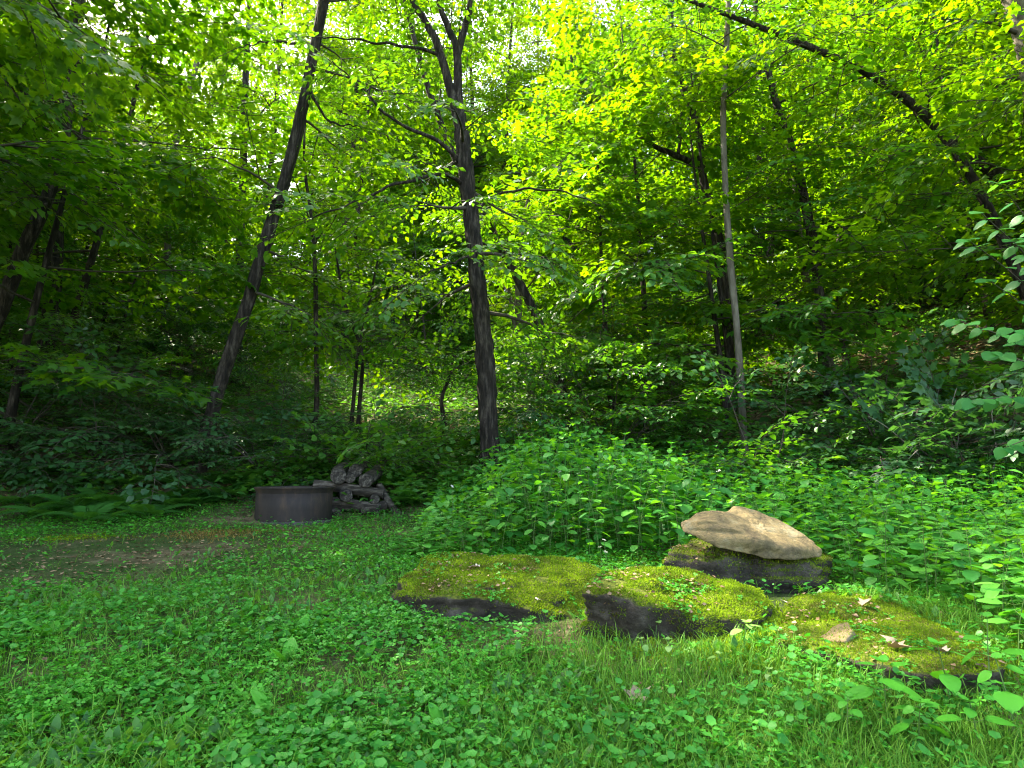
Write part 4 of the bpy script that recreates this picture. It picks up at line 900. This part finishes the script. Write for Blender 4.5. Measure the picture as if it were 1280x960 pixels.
def cover(name, label, cat, tmpl, n, d0, d1, seed, dens, size, mat, tilt=.35, zoff=(.005, .04), upright=False, fq=1.6, tmpl_far=None, far=4.5):
    r = np.random.default_rng(seed); x, y = view_pts(n, d0, d1, r); keep = r.random(n) < dens(x, y); keep &= ~in_rocks(x, y); x = x[keep]; y = y[keep]; m = len(x)
    z = g(x, y)+r.uniform(*zoff, m); pos = np.stack([x, y, z], 1); az = r.uniform(0, 6.283, m)
    if upright:
        el = r.uniform(.6, 1.45, m); fw = np.stack([np.cos(az)*np.cos(el), np.sin(az)*np.cos(el), np.sin(el)], 1); up_ = np.stack([-np.cos(az), -np.sin(az), np.full(m, .6)], 1)
    else:
        fw = np.stack([np.cos(az), np.sin(az), r.normal(0, tilt*.6, m)], 1); up_ = np.stack([r.normal(0, tilt, m), r.normal(0, tilt, m), np.ones(m)], 1)
    sc = r.uniform(*size, m); mb = MB()
    if tmpl_far is None: mb.add(*scatter(*tmpl, pos, fw, up_, sc))
    else:
        nr_ = y < far
        if nr_.any(): mb.add(*scatter(*tmpl, pos[nr_], fw[nr_], up_[nr_], sc[nr_]))
        if (~nr_).any(): mb.add(*scatter(*tmpl_far, pos[~nr_], fw[~nr_], up_[~nr_], sc[~nr_]))
    o = link(name, mb.mesh(name), None, M[mat]); tag(o, label, cat, kind='stuff'); return o
lawn = lambda x, y: (y < 8.6+.3*np.sin(x*1.7))
patch = lambda x, y, s_, lo, hi: ss(lo, hi, fbm(x*1.5, y*1.5, s_))
# front middle is grassy, left is clover
grassy = lambda x, y: ss(-.9, -.1, x-.12*y)*ss(4.4, 3.2, y)
cover('clover', 'bright green clover leaves carpeting the clearing', 'clover', TREF, 88000, 1.7, 9.0, 51, lambda x, y: (1-.97*dirt(x, y))*(.22+.78*patch(x, y, 5, .38, .56))*(1-.72*grassy(x, y))*lawn(x, y), (.009, .028), 'clover', .4, (.02, .075), tmpl_far=TREF_LO, far=3.6)
cover('ground_ivy', 'small round leaves creeping through the clover', 'ground cover', ROUND, 48000, 1.7, 9.2, 52, lambda x, y: (1-.97*dirt(x, y))*patch(x, y, 15, .40, .56)*(1-.6*grassy(x, y))*lawn(x, y), (.014, .042), 'ivy', .4, (.02, .10))
cover('lawn_weeds', 'narrow upright weed leaves standing in the lawn', 'weeds', LEAF_N, 26000, 1.7, 9.2, 53, lambda x, y: (1-.9*dirt(x, y))*patch(x, y, 25, .38, .6)*lawn(x, y), (.03, .075), 'herb', .4, (.0, .03), True)
cover('grass', 'fine green grass blades growing in front of the rocks', 'grass', BLADE, 140000, 1.7, 8.8, 54, lambda x, y: (.38+.62*grassy(x, y))*(1-.96*dirt(x, y))*(.35+.65*patch(x, y, 35, .3, .5))*lawn(x, y), (.05, .13), 'grass', .3, (-.005, .005), True)
cover('lawn_herbs', 'low green leaves filling the lawn between the rocks and the fire ring', 'herbs', LEAF_2, 42000, 4.2, 8.9, 58, lambda x, y: (1-.97*dirt(x, y))*(.35+.65*patch(x, y, 55, .3, .5))*ss(4.2, 5.5, y)*lawn(x, y), (.022, .05), 'clover', .45, (.02, .08))
# earthy patch: twigs and dead leaves; rusty moss near the ring
cover('leaf_litter', 'brown dead leaves strewn on the bare earth', 'leaf litter', LEAF_2, 26000, 1.7, 9.0, 55, lambda x, y: .10+.8*dirt(x, y), (.012, .05), 'litter', .3, (.002, .015))
def patch_moss(px, py, rx, ry, n, mat, label, seed, over=False):
    c = hit(px, py); r = np.random.default_rng(seed); a = r.normal(0, .5, (n, 2)); x = c[0]+a[:, 0]*rx; y = c[1]+a[:, 1]*ry
    fwd = np.stack([r.normal(0, .6, n), r.normal(0, .6, n), np.full(n, .7)], 1)
    tv = np.array([[-.25, 0, 0], [.25, 0, 0], [.10, 1.0, .3], [-.10, 1.0, .3]]); tf = np.array([[0, 1, 2], [0, 2, 3]])
    k = ~in_rocks(x, y) | over; x = x[k]; y = y[k]; fwd = fwd[k]
    vv, ff = scatter(tv, tf, np.stack([x, y, g(x, y)], 1), fwd, r.normal(0, 1, fwd.shape), r.uniform(.012, .025, len(x)))
    o = link('moss_patch', MB().add(vv, ff).mesh('moss_patch'), None, M[mat]); tag(o, label, 'moss', kind='stuff')
patch_moss(262, 668, .5, .3, 1300, 'rust_moss', 'rusty orange moss on the earth beside the fire ring', 1)
patch_moss(335, 664, .5, .12, 700, 'rust_moss', 'rusty moss at the foot of the fire ring', 2)
patch_moss(90, 672, .5, .25, 1200, 'moss', 'yellow green moss on the bare earth of the clearing', 3)
patch_moss(700, 700, .9, .35, 9000, 'moss', 'yellow green moss between the mossy boulders', 4)
patch_moss(1060, 800, .75, .42, 22000, 'moss', 'bright moss creeping over the earth round the small wedge stone', 6, True)
patch_moss(930, 800, .6, .22, 6000, 'moss', 'yellow green moss on the earth before the ledge', 5)
# plants of the slope and the glade
glade_d = lambda x, y: np.where((x > -.42*y) & (x < .06*y), 1.0, .35)*ss(7.9, 8.8, y)
cover('glade_herbs', 'light green herbs covering the glade and the forest floor', 'herbs', LEAF_2, 110000, 7.8, 34, 56, lambda x, y: glade_d(x, y)*(.4+.6*patch(x, y, 45, .25, .5)), (.07, .15), 'herb', .4, (.02, .38))
cover('slope_litter', 'tan dead leaves lying on the wooded slope', 'leaf litter', LEAF_2, 45000, 8.2, 40, 57, lambda x, y: .25+.75*(x > 3), (.07, .15), 'litter', .3, (.005, .03))

# ------------------------------------------------------------------ fallen leaves, twigs, flowers
FLV = [lobed_leaf(.25, -.2), lobed_leaf(-.2, .3)]
FM = []
for v_, f_ in FLV:
    me = MB().add(v_*[1, 1.1, 1.3], f_).mesh('fallen_leaf'); me.materials.append(M['fallen']); FM.append(me)
def rock_top(px, py):
    best = hit(px, py); r0 = ray(px, py)
    for rr in (rA, rB, rC, rF):
        v = rr[1]+rr[3]; q = v-EYE; dep = q@Fv; uu = W_PX/2+F_PX*q[:, 0]/dep; vv = H_PX/2-F_PX*(q@Uv)/dep; m = (abs(uu-px) < 6) & (abs(vv-py) < 4)
        if m.any():
            k = np.argmin(np.where(m, dep, 1e9))
            if dep[k] < (best-EYE)@Fv: best = v[k]
    return best
for k, (px, py, s_, lab) in enumerate([(800, 890, .085, 'curled brown leaf caught in the grass before the rounded boulder'), (1047, 848, .06, 'pinkish dead leaf below the small wedge stone'), (1105, 808, .07, 'pale dead leaf right of the small wedge stone'),
                                       (775, 930, .035, 'tiny brown leaf scrap deep in the grass'), (595, 707, .05, 'pale dead leaf on top of the left moss boulder'), (423, 895, .06, 'tan dead leaf among the lawn weeds'),
                                       (1078, 756, .06, 'whitish dead leaf at the back edge of the moss ledge'), (1125, 800, .05, 'grey dead leaf beside the pale one on the ledge'), (985, 752, .05, 'pale dead leaf beside the end of the rounded boulder'),
                                       (672, 745, .025, 'white leaf scrap low on the left moss boulder'), (1190, 815, .06, 'tan dead leaf near the end of the moss ledge'), (538, 832, .04, 'yellowed leaf under the ivy before the left boulder')]):
    p = rock_top(px, py); o = link('fallen_leaf', FM[k % 2]); o.location = p+np.array([0, 0, .025 if k in (0, 3, 5) else .012]); o.scale = (s_*1.2,)*3; o.rotation_euler = (random.uniform(-.3, .4), random.uniform(-.3, .3), k*1.9)
    tag(o, lab, 'leaf')
TWL = ('bare grey twig arching in the dark hollow behind the nettles', 'twig', 'bare twigs in the hollow behind the nettles')
for k, pts in enumerate([[(1085, 600), (1120, 585), (1150, 560), (1160, 545)], [(1180, 600), (1150, 570), (1110, 535), (1085, 520)], [(1240, 600), (1245, 560), (1240, 520), (1243, 500)], [(1265, 590), (1262, 560), (1268, 530)], [(1225, 590), (1200, 570), (1175, 550), (1150, 548)], [(1195, 570), (1198, 540), (1190, 510), (1196, 485)]]):
    d_ = 7.3+.2*k; w_ = np.array([P(a, b, d_) for a, b in pts]); w_ = np.concatenate([[onto(w_[0], float(g(w_[0][0], w_[0][1]))-.02)], w_]); base = w_[0].copy(); q = smooth_path(w_, 20)
    o = link('bare_twig', MB().add(*tube(q-base, np.linspace(.011, .004, 20), 5)).mesh('bare_twig', True), None, M['deadwood']); o.location = base; tag(o, *TWL)
a_ = hit(180, 458); q = smooth_path([P(160, 447, a_[1]), P(200, 455, a_[1]), P(240, 464, a_[1]-.3)], 14); base = q[0].copy()
o = link('fallen_branch', MB().add(*tube(q-base, np.linspace(.07, .05, 14), 8)).mesh('fallen_branch', True), None, M['deadwood']); o.location = base; tag(o, 'grey fallen branch lying on the shaded bank', 'branch')
# small white flowers on thin stalks
fv = []; ff = []
for k in range(5):
    a = R(72*k); c_, s_ = math.cos(a), math.sin(a); q = np.array([[0, 0, 0], [-.3, .6, .15], [0, 1, .2], [.3, .6, .15]]); fv.append(np.stack([q[:, 0]*c_-q[:, 1]*s_, q[:, 0]*s_+q[:, 1]*c_, q[:, 2]], 1)); ff.append(np.array([[0, 3, 2], [0, 2, 1]])+4*k)
fme = MB().add(np.concatenate(fv), np.concatenate(ff)).mesh('petals'); fme.materials.append(M['petal'])
rw = np.random.default_rng(8)
WL = ('tiny white flower on a thin stalk in the nettle bed', 'flower', 'tiny white flowers in the nettle bed')
for px, py, d_ in [(706, 600, 5.6), (722, 592, 5.7), (735, 585, 5.8), (745, 606, 5.6), (717, 648, 5.4), (735, 662, 5.2), (755, 675, 5.0), (757, 690, 4.7), (750, 684, 4.8), (700, 590, 5.7), (565, 608, 6.0), (760, 580, 5.9), (790, 590, 5.8), (770, 600, 5.6)]:
    p = P(px, py, d_); z0 = float(g(p[0], p[1])); root = thing('white_flower', WL[0], WL[1], (p[0], p[1], z0), 0, WL[2])
    hh = max(.05, p[2]-z0); link('stalk', MB().add(*tube(np.array([[0, 0, -.02], [.01, 0, hh*.5], [0, 0, hh]]), .0025, 3)).mesh('stalk'), root, M['stem'])
    o = link('petals', fme, root); o.location = (0, 0, hh); o.scale = (.02,)*3; o.rotation_euler = (rw.uniform(.2, .9), 0, rw.uniform(0, 6))
